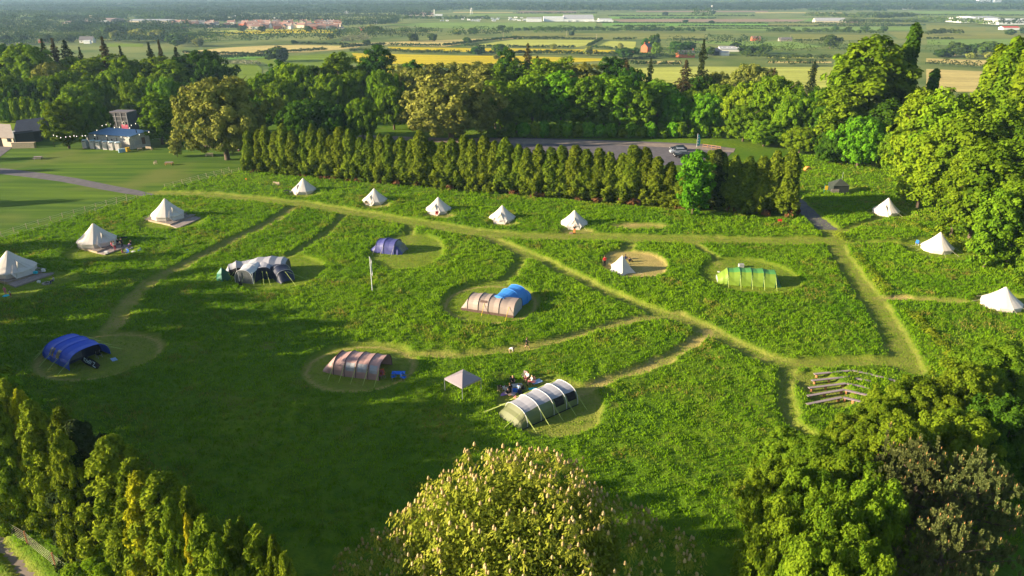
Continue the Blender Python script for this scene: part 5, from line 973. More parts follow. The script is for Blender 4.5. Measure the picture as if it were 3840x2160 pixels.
POSES = {
 'stand': dict(pel=(0,0,.93), ch=(0,.01,1.27), nk=(0,.01,1.47), hd=(0,.03,1.62), sh=(.18,0,1.41), el=(.25,-.02,1.14), wr=(.24,.10,.90), hp=(.09,0,.90), kn=(.10,.03,.50), an=(.11,0,.09), to=(.13,.17,.03)),
 'walk': dict(pel=(0,0,.92), ch=(0,.04,1.26), nk=(0,.06,1.46), hd=(0,.09,1.61), sh=(.18,.04,1.40), el=(.24,.02,1.13), wr=(.24,.16,.92), hp=(.09,0,.89), kn=(.10,.10,.50), an=(.10,.10,.10), to=(.11,.27,.05), swing=.28),
 'sit': dict(pel=(0,0,.48), ch=(0,-.05,.82), nk=(0,-.04,1.02), hd=(0,0,1.17), sh=(.18,-.04,.96), el=(.25,.10,.72), wr=(.16,.30,.66), hp=(.09,.04,.46), kn=(.12,.45,.50), an=(.12,.48,.09), to=(.13,.64,.03)),
 'ground': dict(pel=(0,0,.13), ch=(0,.03,.47), nk=(0,.06,.66), hd=(0,.10,.81), sh=(.18,.05,.61), el=(.27,.20,.38), wr=(.20,.40,.35), hp=(.10,.05,.13), kn=(.18,.42,.42), an=(.12,.62,.08), to=(.12,.78,.04)),
 'bend': dict(pel=(0,-.10,.84), ch=(0,.22,.98), nk=(0,.40,1.02), hd=(0,.53,.98), sh=(.18,.36,1.0), el=(.20,.40,.72), wr=(.16,.46,.48), hp=(.09,-.09,.81), kn=(.11,.03,.46), an=(.11,-.05,.09), to=(.12,.12,.03)),
}
def person(px, py, pose, face, label, top=None, legs=None, h=1.7, hair='brown', skin=None, z=0, shorts=False, dress=None, group=None, loc=None):
    P = POSES[pose]; base = loc if loc is not None else G(px, py, z); t = thing('person', label, 'person', base, face, group); k = h/1.73; t.scale = (k, k, k)
    V = []; E = []; Rd = []; TG = []
    def v(p, r, par=None, tg='skin'):
        V.append(tuple(p)); Rd.append(r)
        if par is not None: E.append((par, len(V)-1)); TG.append(tg)
        return len(V)-1
    def mir(p, s): return (p[0]*s, p[1], p[2])
    pel = v(P['pel'], .135); wa = v(Vector(P['pel']).lerp(Vector(P['ch']), .5), .115, pel, 'top'); ch = v(P['ch'], .14, wa, 'top'); nk = v(P['nk'], .055, ch, 'neck'); hc = Vector(P['hd']); h1 = v(hc-Vector((0, .005, .05)), .075, nk, 'head'); h2 = v(hc+Vector((0, -.005, .03)), .092, h1, 'head'); v(hc+Vector((0, -.005, .10)), .06, h2, 'head')
    v(hc+Vector((0, .105, -.02)), .014, h1, 'nose')
    for s in (-1, 1):
        v(hc+Vector((s*.10, -.01, -.01)), .018, h1, 'ear')
        sw = P.get('swing', 0)*s; sh = v(mir(P['sh'], s), .062, ch, 'top'); el = v(Vector(mir(P['el'], s))+Vector((0, -sw*.3, 0)), .042, sh, 'top'); wrp = Vector(mir(P['wr'], s))+Vector((0, -sw*.8, 0)); wr = v(wrp, .028, el, 'arm')
        d = (wrp-Vector(V[el])).normalized(); side = Vector((s, 0, 0)); side = (side-d*side.dot(d)).normalized(); fw = d.cross(side).normalized()
        pm = v(wrp+d*.055, .030, wr, 'arm')
        for q in range(4): a = wrp+d*.09+fw*(.024*(q-1.5)); f1 = v(a, .011, pm, 'arm'); L_ = (.05, .062, .066, .055)[q]; f2 = v(a+d*L_*.6-side*.012, .010, f1, 'arm'); v(a+d*L_-side*.035, .008, f2, 'arm')
        th = v(wrp+d*.045-fw*.045-side*.005, .012, pm, 'arm'); v(wrp+d*.085-fw*.062-side*.02, .009, th, 'arm')
        hp = v(mir(P['hp'], s), .092, pel, 'leg'); kn = v(Vector(mir(P['kn'], s))+Vector((0, sw*.4, 0)), .062, hp, 'leg'); an = v(Vector(mir(P['an'], s))+Vector((0, sw, abs(sw)*.15 if sw < 0 else 0)), .042, kn, 'shin'); v(Vector(mir(P['to'], s))+Vector((0, sw, abs(sw)*.05 if sw < 0 else 0)), .036, an, 'foot')
    me = bpy.data.meshes.new('tmp'); me.from_pydata(V, E, []); o = bpy.data.objects.new('tmp', me); COL.objects.link(o)
    m = o.modifiers.new('s', 'SKIN'); m.use_smooth_shade = True; sv = me.skin_vertices[0].data
    for i, r in enumerate(Rd): sv[i].radius = (r, r); sv[i].use_root = (i == 0)
    o.modifiers.new('b', 'SUBSURF').levels = 1; dg = bpy.context.evaluated_depsgraph_get(); ev = bpy.data.meshes.new_from_object(o.evaluated_get(dg)); bpy.data.objects.remove(o); bpy.data.meshes.remove(me)
    ev.name = 'body'; ev.materials.clear(); ev.materials.append(skin or SKIN); bo = bpy.data.objects.new('body', ev); COL.objects.link(bo); bo.parent = t
    nV = len(ev.vertices); co = np.empty(nV*3); ev.vertices.foreach_get('co', co); co = co.reshape(-1, 3); nr = np.array([v_.normal[:] for v_ in ev.vertices]); fc = [tuple(p.vertices) for p in ev.polygons]
    cen = np.array([co[list(f)].mean(0) for f in fc]); best = np.full(len(fc), 1e9); tg = np.zeros(len(fc), int); names = sorted(set(TG) | {'head'})
    for (a, b), g_ in zip(E, TG):
        A = np.array(V[a]); B = np.array(V[b]); dd = B-A; tt = np.clip(((cen-A)@dd)/(dd@dd+1e-9), 0, 1); ds = np.linalg.norm(cen-A-tt[:, None]*dd, axis=1)-.5*min(Rd[a], Rd[b]); k_ = ds < best; best[k_] = ds[k_]; tg[k_] = names.index(g_)
    def garment(nm, sel, off, m_):
        if not sel.any(): return
        fs = [fc[i] for i in np.nonzero(sel)[0]]; us = sorted({i for f in fs for i in f}); mp = {u: i for i, u in enumerate(us)}
        g_ = bpy.data.meshes.new(nm); g_.from_pydata([tuple(co[u]+nr[u]*off) for u in us], [], [tuple(mp[i] for i in f) for f in fs]); g_.polygons.foreach_set('use_smooth', [True]*len(fs)); g_.materials.append(m_); g2 = bpy.data.objects.new(nm, g_); COL.objects.link(g2); g2.parent = t
    T_ = lambda *n: np.isin(tg, [names.index(x) for x in n if x in names])
    if top is not None: garment('shirt', T_('top'), .016, top)
    if dress is not None: garment('dress', T_('top', 'leg'), .03, dress)
    elif legs is not None: garment('shorts' if shorts else 'trousers', T_('leg') if shorts else T_('leg', 'shin'), .014, legs)
    hd = np.array(hc); garment('hair', T_('head', 'ear') & ((cen[:, 2] > hd[2]+.03) | (cen[:, 1] < hd[1]-.03)) , .022, HAIRS[hair]); garment('shoes', T_('foot'), .010, BLACKC)
    return t
D = rad
person(1520.5,670,'stand',D(20),'person in a red jacket standing at the edge of the straw clearing',REDC,BLACKC,1.85)
person(1445,588,'stand',D(170),'person in a black top and orange trousers at a bell tent door',BLACKC,ORANGEC,1.75)
person(1324,876,'walk',D(-80),'person in black walking on the mown path',BLACKC,BLACKC,1.55,shorts=True)
person(1283,892,'bend',D(-100),'person in a white top bending down on the mown path',WHITEC,BEIGEC,1.6,shorts=True)
person(1255,988,'bend',D(-150),'person in dark top and beige trousers bending over a purple rug',BLACKC,BEIGEC,1.75,hair='dark')
person(1283,997,'stand',D(30),'person in a long black dress standing among the picnic',BLACKC,None,1.7,dress=BLACKC)
person(1290,968,'sit',D(190),'fair haired person in black sitting at the back of the picnic',BLACKC,BLACKC,1.65,hair='fair',shorts=True)
person(1305,990,'stand',D(-20),'child in a light blue shirt standing among the picnic',LBLUE,NAVYC,1.25,hair='dark')
person(1327,958,'sit',D(140),'person in a white top sitting in the furthest picnic chair',WHITEC,MAROON,1.7,shorts=True)
person(1338,968,'sit',D(100),'person reclining in the striped chair of the picnic',WHITEC,MAROON,1.7,hair='fair',shorts=True)
person(1299,1004,'ground',D(60),'small child in pink sitting behind the olive tent',PINKC,PINKC,1.0)
person(1271,985,'ground',D(-60),'person in patterned white clothes sitting on the picnic rug',WHITEC,GREYC,1.6)
person(1572,652,'ground',D(-90),'person in dark clothes sitting behind the pyramid tent, left of two',NAVYC,NAVYC,1.65,hair='dark')
person(1582,659,'ground',D(-70),'person in black sitting behind the pyramid tent, right of two',BLACKC,BLACKC,1.7)
person(709,674,'sit',D(-60),'person in dark clothes sitting right of the navy tent',NAVYC,LBLUE,1.7,hair='dark')
person(721,676,'sit',D(40),'person in a red top sitting right of the navy tent',REDC,GREYC,1.6)
person(291,631,'stand',D(70),'person in a grey shirt standing on the timber deck',GREYC,MAROON,1.8,z=.38)
person(283,624,'sit',D(-60),'person in pink sitting in the open tent doorway',PINKC,PINKC,1.7,z=.38)
person(299,617,'sit',D(-80),'person in dark clothes sitting on the far side of the deck',BLACKC,GREYC,1.7,z=.2)
person(308,622,'stand',D(-140),'person in black standing at the deck edge by the fire',BLACKC,BLACKC,1.7,hair='dark',z=.2)
person(331,621,'sit',D(100),'person in dark clothes sitting right of the camp fire',BLACKC,PURPC,1.7)
person(310,643,'sit',D(-70),'person in maroon sitting in front of the deck step',MAROON,BEIGEC,1.7,shorts=True)
person(15,741,'stand',D(20),'child in a red shirt standing below the left edge deck',PINKC,PINKC,1.3,hair='fair')
person(28,749,'stand',D(-30),'child in grey shirt and maroon shorts below the left edge deck',GREYC,MAROON,1.25,shorts=True)
person(137,713,'sit',D(110),'person in grey sitting by the fire pit beside the deck',GREYC,NAVYC,1.7)
person(421,353,'stand',D(0),'child in a white shirt in front of the post and rail fence',WHITEC,NAVYC,1.3)
# ------------------------------------------------------------------ camping furniture
def camp_chair(px, py, face, m, label, z=0, group='camping chairs', loc=None):
    t = thing('camping_chair', label, 'chair', loc if loc is not None else G(px, py, z), face, group); b = MB(); b.box((0, 0, .42), (.5, .48, .03)); b.build('seat', m, t, local=True); MB().box((0, -.27, .72), (.5, .03, .55), rx=-.2).build('backrest', m, t, local=True)
    for sx in (-1, 1):
        for sy in (-1, 1): MB().bar((sx*.25, sy*.22, 0), (sx*.24, -sy*.2*.3+sy*.15, .42 if sy > 0 else .9), .03).build('leg', METAL, t, local=True)
        MB().bar((sx*.29, -.25, .62), (sx*.29, .22, .62), .05, .03).build('armrest', m, t, local=True)
    return t
camp_chair(963,949,D(200),ORANGEC,'orange camping chair at the open end of the pink tent'); camp_chair(958,951,D(160),PINKC,'pinkish red camping chair against the pink tent')
camp_chair(990,955,D(110),ROYAL,'blue camping chair, left of two beside the pink tent'); camp_chair(1016,957,D(-110),ROYAL,'blue camping chair, right of two beside the pink tent'); camp_chair(320,641,D(150),ROYAL,'deep blue camping chair in front of the campers by the deck'); camp_chair(352,637,D(120),ROYAL,'bright blue camping chair furthest right of the campers'); camp_chair(2308,617,D(-60),ROYAL,'blue camping chair left of the bell tent in the round clearing')
camp_chair(1099,544,D(-170),REDC,'red camping chair in front of a bell tent'); camp_chair(1320,954,D(150),fab('chair_mauve', (.32, .25, .27)),'mauve high backed camping chair at the back of the picnic'); camp_chair(1340,968,D(100),fab('chair_stripe', (.45, .16, .20)),'pink striped camping chair at the right of the picnic'); camp_chair(1315,985,D(-30),BLACKC,'black camping chair in the middle of the picnic')
camp_chair(250,899,D(-120),BLACKC,'black camping chair inside the front of the blue tent'); camp_chair(606,722,D(20),BLACKC,'black camping chair in the porch of the navy tent'); camp_chair(1289,967,D(190),BLACKC,'black camping chair under the fair haired person'); camp_chair(922,517,D(-160),BEIGEC,'wooden beige folding chair in front of a bell tent')
def table(px, py, face, m, label, w=1.0, d=.6, h=.7, z=0, name='folding_table'):
    t = thing(name, label, 'table', G(px, py, z), face); MB().box((0, 0, h), (w, d, .05)).build('tabletop', m, t, local=True)
    for sx in (-1, 1):
        for sy in (-1, 1): MB().bar((sx*w*.45, sy*d*.42, 0), (sx*w*.42, sy*d*.38, h), .04).build('leg', METAL, t, local=True)
table(1003,951,0,ROYAL,'blue folding table between the two blue chairs',1.5,.7); table(312,607,.3,BLACKC,'dark folding table behind the campers at the deck',1.3,.6); table(722,487,.2,BLACKC,'dark folding table left of the first bell tent',1.3,.6); table(1301,978,.2,GREYC,'low grey table with food in the picnic',1.2,.7,.45); table(48,687,0,GREYC,'grey folding table on the deck at the left edge',1,.5,.6,z=.45) if False else None
def blob(name, px, py, sz, m, label, cat, z=0, rz=0, n=10, kind='box'):
    t = G(px, py, z); b = MB(); 
    if kind == 'disc': b.tube([t, t+Vector((0, 0, sz[2]))], [sz[0], sz[0]*.8], 12)
    elif kind == 'rug':
        k = 6; q = [[Vector((math.cos(rz)*(i/k-.5)*sz[0]-math.sin(rz)*(j/k-.5)*sz[1], math.sin(rz)*(i/k-.5)*sz[0]+math.cos(rz)*(j/k-.5)*sz[1], .04+.05*random.random())) for j in range(k+1)] for i in range(k+1)]
        for i in range(k):
            for j in range(k): b.poly([t+q[i][j], t+q[i+1][j], t+q[i+1][j+1], t+q[i][j+1]])
    else: b.box(t+Vector((0, 0, sz[2]/2)), sz, rz); b.box(t+Vector((0, 0, sz[2]+.02)), (sz[0]*1.06, sz[1]*1.06, .05), rz); b.bar(t+Vector((-sz[0]*.3, 0, sz[2]+.12)), t+Vector((sz[0]*.3, 0, sz[2]+.12)), .03)
    o = b.build(name, m); tag(o, label, cat); return o
blob('picnic_rug',1254,992,(1.6,1.0,.1),PURPC,'purple picnic rug at the left of the picnic','rug',rz=.3,kind='rug'); blob('picnic_rug',1275,983,(2.4,1.6,.1),fab('rug_pattern',(.45,.36,.38)),'patterned grey pink picnic rug in the middle','rug',rz=-.4,kind='rug'); blob('picnic_rug',1350,961,(1.3,.8,.1),LBLUE,'pale blue cloth lying right of the picnic','rug',rz=.6,kind='rug'); blob('picnic_rug',1341,979,(1.0,.5,.1),TURQ,'turquoise towel between the picnic and the olive tent','towel',rz=.2,kind='rug')
blob('bowl',1236,985,(.25,.2,.1),WHITEC,'white bowl on the grass left of the picnic','bowl',kind='disc'); blob('cool_box',1266,981,(.5,.35,.35),WHITEC,'white cool box beside the picnic rug','cool box',rz=.4); blob('cool_box',1296,986,(.5,.3,.35),ROYAL,'blue cool box in front of the picnic table','cool box'); blob('bag',1278,990,(.4,.3,.3),BLACKC,'black bag among the picnic things','bag',rz=.5); blob('bag',1309,990,(.4,.35,.3),NAVYC,'navy bag at the front of the picnic','bag')
blob('cushion',287,905,(1.0,.6,.12),LBLUE,'pale blue cloth lying outside the open end of the blue tent','cloth',rz=-.8,kind='rug'); blob('bucket_lid',15,744,(.45,.3,.08),TURQ,'turquoise round toy at the feet of the two children','toy',kind='disc'); blob('storage_box',90,688,(.5,.4,.3),TURQ,'turquoise box on the deck at the left edge','box',z=.45); blob('water_can',110,683,(.5,.25,.4),WHITEC,'white cans on the deck at the left edge','can',z=.45)
blob('stone',98,711,(.4,.3,.25),WHITEC,'pale stone beside the fire pit','stone'); blob('plant_pot',181,661,(.25,.2,.22),WHITEC,'small white pot in the grass below the middle deck','pot',kind='disc'); blob('plant_pot',380,594,(.25,.2,.22),WHITEC,'small white pot in the grass below the furthest deck','pot',kind='disc'); blob('cool_box',268,637,(.6,.35,.3),WHITEC,'white crate on the step of the middle deck','crate',z=.2)
blob('bag',1864,672,(.8,.6,.5),GREYC,'grey rucksack behind the lime green tent','bag'); blob('lid',1808,684,(.25,.2,.05),WHITEC,'white plate on the grass left of the lime green tent','plate',kind='disc'); blob('cool_box',336,637,(.6,.4,.3),WHITEC,'white box on the grass between the blue chairs','box'); blob('bag',731,487,(.4,.3,.4),WHITEC,'white bag beside the dark table at the first bell tent','bag'); blob('dog_bed',1437,588,(.6,.4,.2),fab('tan', (.35,.22,.14)),'tan bundle at the feet of the person at the bell tent','bundle')
def firepit(px, py, label):
    t = thing('fire_pit', label, 'fire pit', G(px, py)); b = MB()
    for i in range(10): a = i*.628; b.box((math.cos(a)*.5, math.sin(a)*.5, .1), (.28, .2, .2), a)
    b.build('stones', mat('stone', (.3, .28, .26), .9, .2, 4), t, local=True); b = MB()
    for i in range(4): b.bar((-.3*math.cos(i), -.3*math.sin(i), .05), (.3*math.cos(i), .3*math.sin(i), .18), .08)
    b.build('logs', mat('charred_wood', (.03, .025, .02)), t, local=True)
firepit(118,714,'round stone fire pit beside the deck at the left edge'); firepit(325,626,'stone fire pit where the deck campers sit')
# board with pale lettering in front of the blue tent
def board():
    A = G(203, 911); B = G(243, 932); t = thing('inflatable_board', 'black inflatable board with pale lettering leaning by the blue tent', 'board', A); ax = (B-A); L = ax.length; ax.normalize(); sd = Vector((-ax.y, ax.x, 0)); up = (sd*.75+Vector((0, 0, .66))).normalized()
    o = A+Vector((0, 0, .08)); b = MB(); P = []
    for i in range(9): f = i/8; w = .42*math.sin(math.pi*(.12+.76*f))**.5; P.append((f, w))
    front = [o+ax*L*f-up*w*.0+up*(.42-w) for f, w in P]+[o+ax*L*f+up*(.42+w) for f, w in P[::-1]]; nn = ax.cross(up).normalized()
    if nn.z < 0: nn = -nn
    b.poly([p+nn*.06 for p in front]); b.poly([p-nn*.06 for p in front][::-1])
    for i in range(len(front)): j = (i+1) % len(front); b.poly([front[i]+nn*.06, front[j]+nn*.06, front[j]-nn*.06, front[i]-nn*.06])
    b.build('board', BLK, t); pal = mat('pale_print', (.55, .68, .62), .7, .05)
    def S(*pts):
        b = MB(); q = [o+ax*L*u+up*(.42+v)+nn*.075 for u, v in pts]
        for p, r in zip(q[:-1], q[1:]): b.bar(p, r, .07, .02)
        b.build('lettering', pal, t)
    S((.08,.18),(.14,-.05),(.2,-.18)); S((.1,.12),(.2,.1)); S((.26,.2),(.26,-.2),(.36,-.15),(.34,.02),(.26,.0)); S((.40,.18),(.50,.18),(.50,-.16),(.40,-.16),(.40,.18)); S((.40,.0),(.50,.0)); S((.56,.22),(.56,-.2)); S((.62,.2),(.74,.2),(.74,-.2)); S((.74,-.2),(.92,-.24))
board()
# ------------------------------------------------------------------ outdoor seating made of planks on log stumps
BENP = mat('grey_plank', (.30, .24, .25), .9, .2, 4); LOGM = mat('log_stump', (.42, .19, .09), .9, .2, 4)
BN = [((2048,941),(2141,932)),((2042,957.5),(2138,947.5)),((2034.5,976),(2128,964.5)),((2031,996),(2124.5,980)),((2029.5,1017),(2117,999.5)),((2144,931.5),(2200,944)),((2202,944.5),(2266,962)),((2152,951),(2191,959.5)),((2130,964.5),(2188,977)),((2125,981),(2182,994)),((2121,999.5),(2178,1013))]
BL = ['back row, left half','second row from the back, left half','middle row, left half','second row from the front, left half','front row, left half','back row, first plank right of the corner','back row, rightmost plank','second row from the back, right of the corner','middle row, right of the corner','second row from the front, right of the corner','front row, right of the corner']
for (a, c), lb in zip(BN, BL):
    A = G(*a, .45); B = G(*c, .45); t = thing('plank_bench', 'plank bench on log stumps, '+lb, 'bench', A-Vector((0, 0, .45)), 0, 'plank benches of the outdoor seating'); MB().bar(A, B, .34, .08).build('seat', BENP, t)
    for f in (.08, .46, .92): p = A.lerp(B, f); MB().tube([(p.x, p.y, -.05), (p.x, p.y, .41)], .15, 8).build('leg', LOGM, t)
# ------------------------------------------------------------------ fences
def post_fence(pts, n, h, rope, label, pr=.06, rails=None, name='rope_fence', m=WOODL, cat='fence', wires=0):
    P = [G(*p) for p in pts]; t = thing(name, label, cat, P[0]); tot = sum((b-a).length for a, b in zip(P[:-1], P[1:])); Q = []
    for i in range(n):
        d = tot*i/(n-1)
        for a, b in zip(P[:-1], P[1:]):
            l = (b-a).length
            if d <= l+1e-6: Q.append(a.lerp(b, d/l)); break
            d -= l
    for q in Q: MB().tube([q-Vector((0, 0, .1)), q+Vector((0, 0, h))], pr, 6).build('post', m, t)
    for z in (rails or [h*.85]):
        b = MB()
        for a, c in zip(Q[:-1], Q[1:]):
            if rope: b.tube([a+Vector((0, 0, z)), a.lerp(c, .5)+Vector((0, 0, z-.06)), c+Vector((0, 0, z))], rope, 4)
            else: b.bar(a+Vector((0, 0, z)), c+Vector((0, 0, z)), .05, .14)
        b.build('rope' if rope else 'rail', ROPE if rope else m, t)
post_fence([(-30,605),(100,564),(319,499.5)],13,.95,.02,'upper rope and post fence along the lawn at the left',rails=[.85,.5]); post_fence([(-30,617),(120,575),(345,501)],13,.95,.02,'lower rope and post fence along the lawn at the left',rails=[.85,.5]); post_fence([(415,473),(577,429.5)],9,.95,.02,'upper rope and post fence beside the willow lawn',rails=[.85,.5]); post_fence([(440,476),(602,431)],9,.95,.02,'lower rope and post fence beside the willow lawn',rails=[.85,.5])
post_fence([(385,352),(490,362),(640,370)],14,1.2,0,'pale post and rail fence behind the big willow',rails=[.5,1.05],name='rail_fence',pr=.08); post_fence([(1768,372),(1812,378)],5,1.2,0,'brown rail fence at the car park entrance',rails=[.5,1.05],name='rail_fence',m=mat('brown_wood',(.28,.15,.08)),pr=.08)
post_fence([(-75,1295),(44,1356),(122,1418),(206,1484),(300,1560)],6,1.75,.006,'tall wire fence beside the track in the lower left corner',rails=[.1+.22*i for i in range(8)],name='wire_fence',m=BARKO,pr=.07)
# ------------------------------------------------------------------ benches, tables, bins on the lawn
def park_bench(px, py, face, label, w=1.6, m=WOODL):
    t = thing('park_bench', label, 'bench', G(px, py), face); MB().box((0, 0, .45), (w, .5, .06)).build('seat', m, t, local=True); b = MB()
    for z in (.62, .78, .94): b.box((0, -.26, z), (w, .04, .1))
    for x in (-.45, 0, .45): b.box((x*w*1.05, -.27, .7), (.06, .03, .6))
    b.build('backrest', m, t, local=True)
    for sx in (-1, 1):
        for sy in (-1, 1): MB().box((sx*w*.46, sy*.22, .22), (.08, .08, .45)).build('leg', m, t, local=True)
        MB().box((sx*w*.47, 0, .66), (.07, .5, .05)).build('armrest', m, t, local=True)
park_bench(527,394,D(175),'wooden bench left of the big willow trunk',2.0); park_bench(694,469,D(160),'wooden bench left of the first bell tent by the hedge',1.7); park_bench(352,378,D(20),'pale wooden seat in front of the blue roofed cabin, left of two',1.3); park_bench(376,377,D(-20),'pale wooden bench in front of the blue roofed cabin, right of two',2.0); park_bench(391,413,D(60),'small wooden chair seat beside the picnic table on the lawn',.7)
def picnic(px, py, face, label, tm, sm):
    t = thing('picnic_table', label, 'picnic table', G(px, py), face); MB().box((0, 0, .75), (2.0, .8, .06)).build('tabletop', tm, t, local=True)
    for s in (-1, 1): MB().box((0, s*.75, .45), (2.0, .28, .05)).build('seat', sm, t, local=True)
    for sx in (-1, 1):
        for sy in (-1, 1): MB().bar((sx*.75, sy*.7, 0), (sx*.75, sy*.25, .75), .09).build('leg', sm, t, local=True)
        MB().box((sx*.75, 0, .42), (.07, 1.6, .09)).build('crossbeam', sm, t, local=True)
picnic(426,415,.1,'picnic table with reddish seats on the lawn left of the willow',BENP,LOGM); picnic(97,401,.1,'grey picnic table on the lawn below the barn',BENP,BENP)
def cabin():
    A, B, Cc = G(222, 367), G(329, 375.5), G(380, 368); Dd = A+Cc-B; t = thing('toilet_cabin', 'grey timber cabin with a blue sheet roof behind the portable toilets', 'cabin', B); rf = [AT(218, 336, A.y-.2), AT(327, 344, B.y-.2), AT(376, 328.5, Cc.y+.2), AT(273, 321.5, Dd.y+.2)]
    W_ = [A, B, Cc, Dd]; b = MB()
    for i in range(4): j = (i+1) % 4; b.poly([W_[i], W_[j], Vector((W_[j].x, W_[j].y, rf[j].z-.15)), Vector((W_[i].x, W_[i].y, rf[i].z-.15))])
    b.build('wall', mat('pale_planks', (.42, .40, .38), .9, .25, 2.5), t); b = MB(); up = Vector((0, 0, .1)); b.poly(rf); b.poly([p+up for p in rf])
    for i in range(4): b.poly([rf[i], rf[(i+1) % 4], rf[(i+1) % 4]+up, rf[i]+up])
    b.build('roof', mat('blue_sheet_roof', (.20, .34, .55), .5, .08, 1, spec=.4), t)
    n = (B-A).normalized(); out = Vector((n.y, -n.x, 0))
    for f in (.05, .27, .5, .72): p = A.lerp(B, f); MB().box(p+out*.05+Vector((0, 0, 1.5)), (.12, .12, 3.0)).build('post', DARKB, t)
    for f in (.2, .6): p = A.lerp(B, f); MB().box(p+out*.06+Vector((0, 0, 2.3)), (.5, .08, .5), math.atan2(n.y, n.x)).build('window', WINM, t)
    e = (Cc-B).normalized(); o2 = Vector((e.y, -e.x, 0)); p = B.lerp(Cc, .68); MB().box(p+o2*.06+Vector((0, 0, 1.9)), (.9, .08, 1.9), math.atan2(e.y, e.x)).build('door', mat('brown_door', (.14, .08, .06)), t); p = B.lerp(Cc, .36); MB().box(p+o2*.06+Vector((0, 0, 1.6)), (1.3, .08, 1.2), math.atan2(e.y, e.x)).build('noticeboard', GREYR, t); p = B.lerp(Cc, .3)+Vector((0, 1.5, 0)); MB().tube([p+Vector((0, 0, 3)), p+Vector((0, 0, 5.2))], .12, 6).build('flue', BLK, t)
cabin()
LOOG = mat('toilet_grey', (.45, .42, .42), .6, .08, 2); LOOD = mat('toilet_greenish', (.42, .47, .46), .6, .08, 2); LOOR = mat('toilet_roof', (.55, .70, .78), .5, .05, 2)
g = []
for i, px in enumerate((217, 236, 251, 268, 283, 300)):
    p = G(px, 372+i*1.2); t = thing('portable_toilet', None, 'portable toilet', p, -.12); MB().box((0, 0, 1.1), (1.25, 1.25, 2.2)).build('body', LOOG, t, local=True); MB().tube([(0, 0, 2.2), (0, 0, 2.34), (0, 0, 2.42)], [.92, .9, .5], 4).build('roof', LOOR, t, local=True); dr = MB().box((.645, 0, 1.1), (.05, .9, 1.9)).build('door', LOOD, t, local=True); MB().box((.69, .3, 1.1), (.04, .05, .2)).build('handle', BLK, dr, local=True); MB().box((0, -.64, 1.95), (.8, .04, .15)).build('vent', DARKB, t, local=True); g.append(t)
number(g, 'grey portable toilet in front of the blue roofed cabin', 'portable toilets')
g = []
for i, (px, py) in enumerate(((301,384),(305,383.6),(309.5,383),(314,382.4))):
    t = thing('litter_bin', None, 'bin', G(px, py)); MB().tube([(0, 0, 0), (0, 0, .95)], [.24, .3], 8).build('body', mat('bin_blue', (.32, .48, .62)), t, local=True); MB().tube([(0, 0, .95), (0, 0, 1.05)], [.31, .2], 8).build('lid', LOOR, t, local=True); g.append(t)
number(g, 'pale blue bin standing in front of the portable toilets', 'pale blue bins')
for i, (px, l) in enumerate(((319.5, 'left'), (324.5, 'right'))):
    t = thing('wheelie_bin', 'yellow bin, %s of the two at the corner of the cabin' % l, 'bin', G(px, 381-i)); MB().box((0, 0, .5), (.5, .55, 1.0)).build('body', mat('bin_yellow', (.75, .48, .02)), t, local=True); MB().box((0, -.02, 1.05), (.55, .62, .08)).build('lid', mat('bin_yellow', (.75, .48, .02)), t, local=True)
# ------------------------------------------------------------------ barns at the left
def barnblock(name, label, P, h, wm, rm, ridge=None, cat='barn', rh=2.5):
    A, B, Cc = [G(*p) for p in P]; Dd = A+Cc-B; t = thing(name, label, cat, A); W_ = [A, B, Cc, Dd]; up = Vector((0, 0, h)); r0 = (A+Dd)/2+Vector((0, 0, h+rh)); r1 = (B+Cc)/2+Vector((0, 0, h+rh)); b = MB()
    for i in range(4): b.poly([W_[i], W_[(i+1) % 4], W_[(i+1) % 4]+up, W_[i]+up])
    b.poly([A+up, r0, Dd+up]); b.poly([B+up, Cc+up, r1]); b.build('wall', wm, t); o = (B-A).normalized()*.4; e = (A-Dd).normalized()*.5; dz = Vector((0, 0, -.2))
    for nm, p0, p1, s in (('roof', A, B, 1), ('roof', Dd, Cc, -1)):
        b = MB(); q = [p0+up-o+e*s+dz, p1+up+o+e*s+dz, r1+o, r0-o]; k = Vector((0, 0, .15)); b.poly([x+k for x in q]); b.poly(q)
        for i in range(4): b.poly([q[i], q[(i+1) % 4], q[(i+1) % 4]+k, q[i]+k])
        b.build(nm, rm, t)
    return t, W_
t, W_ = barnblock('timber_barn', 'dark timber barn with slate grey roof at the left edge', ((44,364),(104,356),(128,333)), 3.3, DARKB, mat('barn_roof_dark', (.09, .09, .11), .8, .15, 1), rh=2.4)
for f in (.2, .55): p = W_[0].lerp(W_[1], f); MB().box(p+Vector((0, -.1, 1.9)), (2.6, .1, 3.4), math.atan2((W_[1]-W_[0]).y, (W_[1]-W_[0]).x)).build('door', mat('barn_door', (.055, .055, .06)), t)
t, W_ = barnblock('farm_building', 'low cream walled farm building with brown grey roof at the left edge', ((-60,366),(38,370),(30,338)), 2.8, CREAM, mat('barn_roof_tan', (.34, .29, .25), .85, .12, 1), rh=1.9, cat='farm building')
MB().box(W_[0].lerp(W_[1], .62)+Vector((0, -.1, 1.3)), (6, .2, 2.6)).build('opening', BLK, t); MB().box(W_[0].lerp(W_[1], .9)+Vector((0, -.12, 2.0)), (1.1, .1, 1)).build('window', WINM, t)
blob('market_stall',62,372,(6,1.2,1.5),WOODL,'pale wooden counter stacked with crates in front of the dark barn','stall',rz=.1)
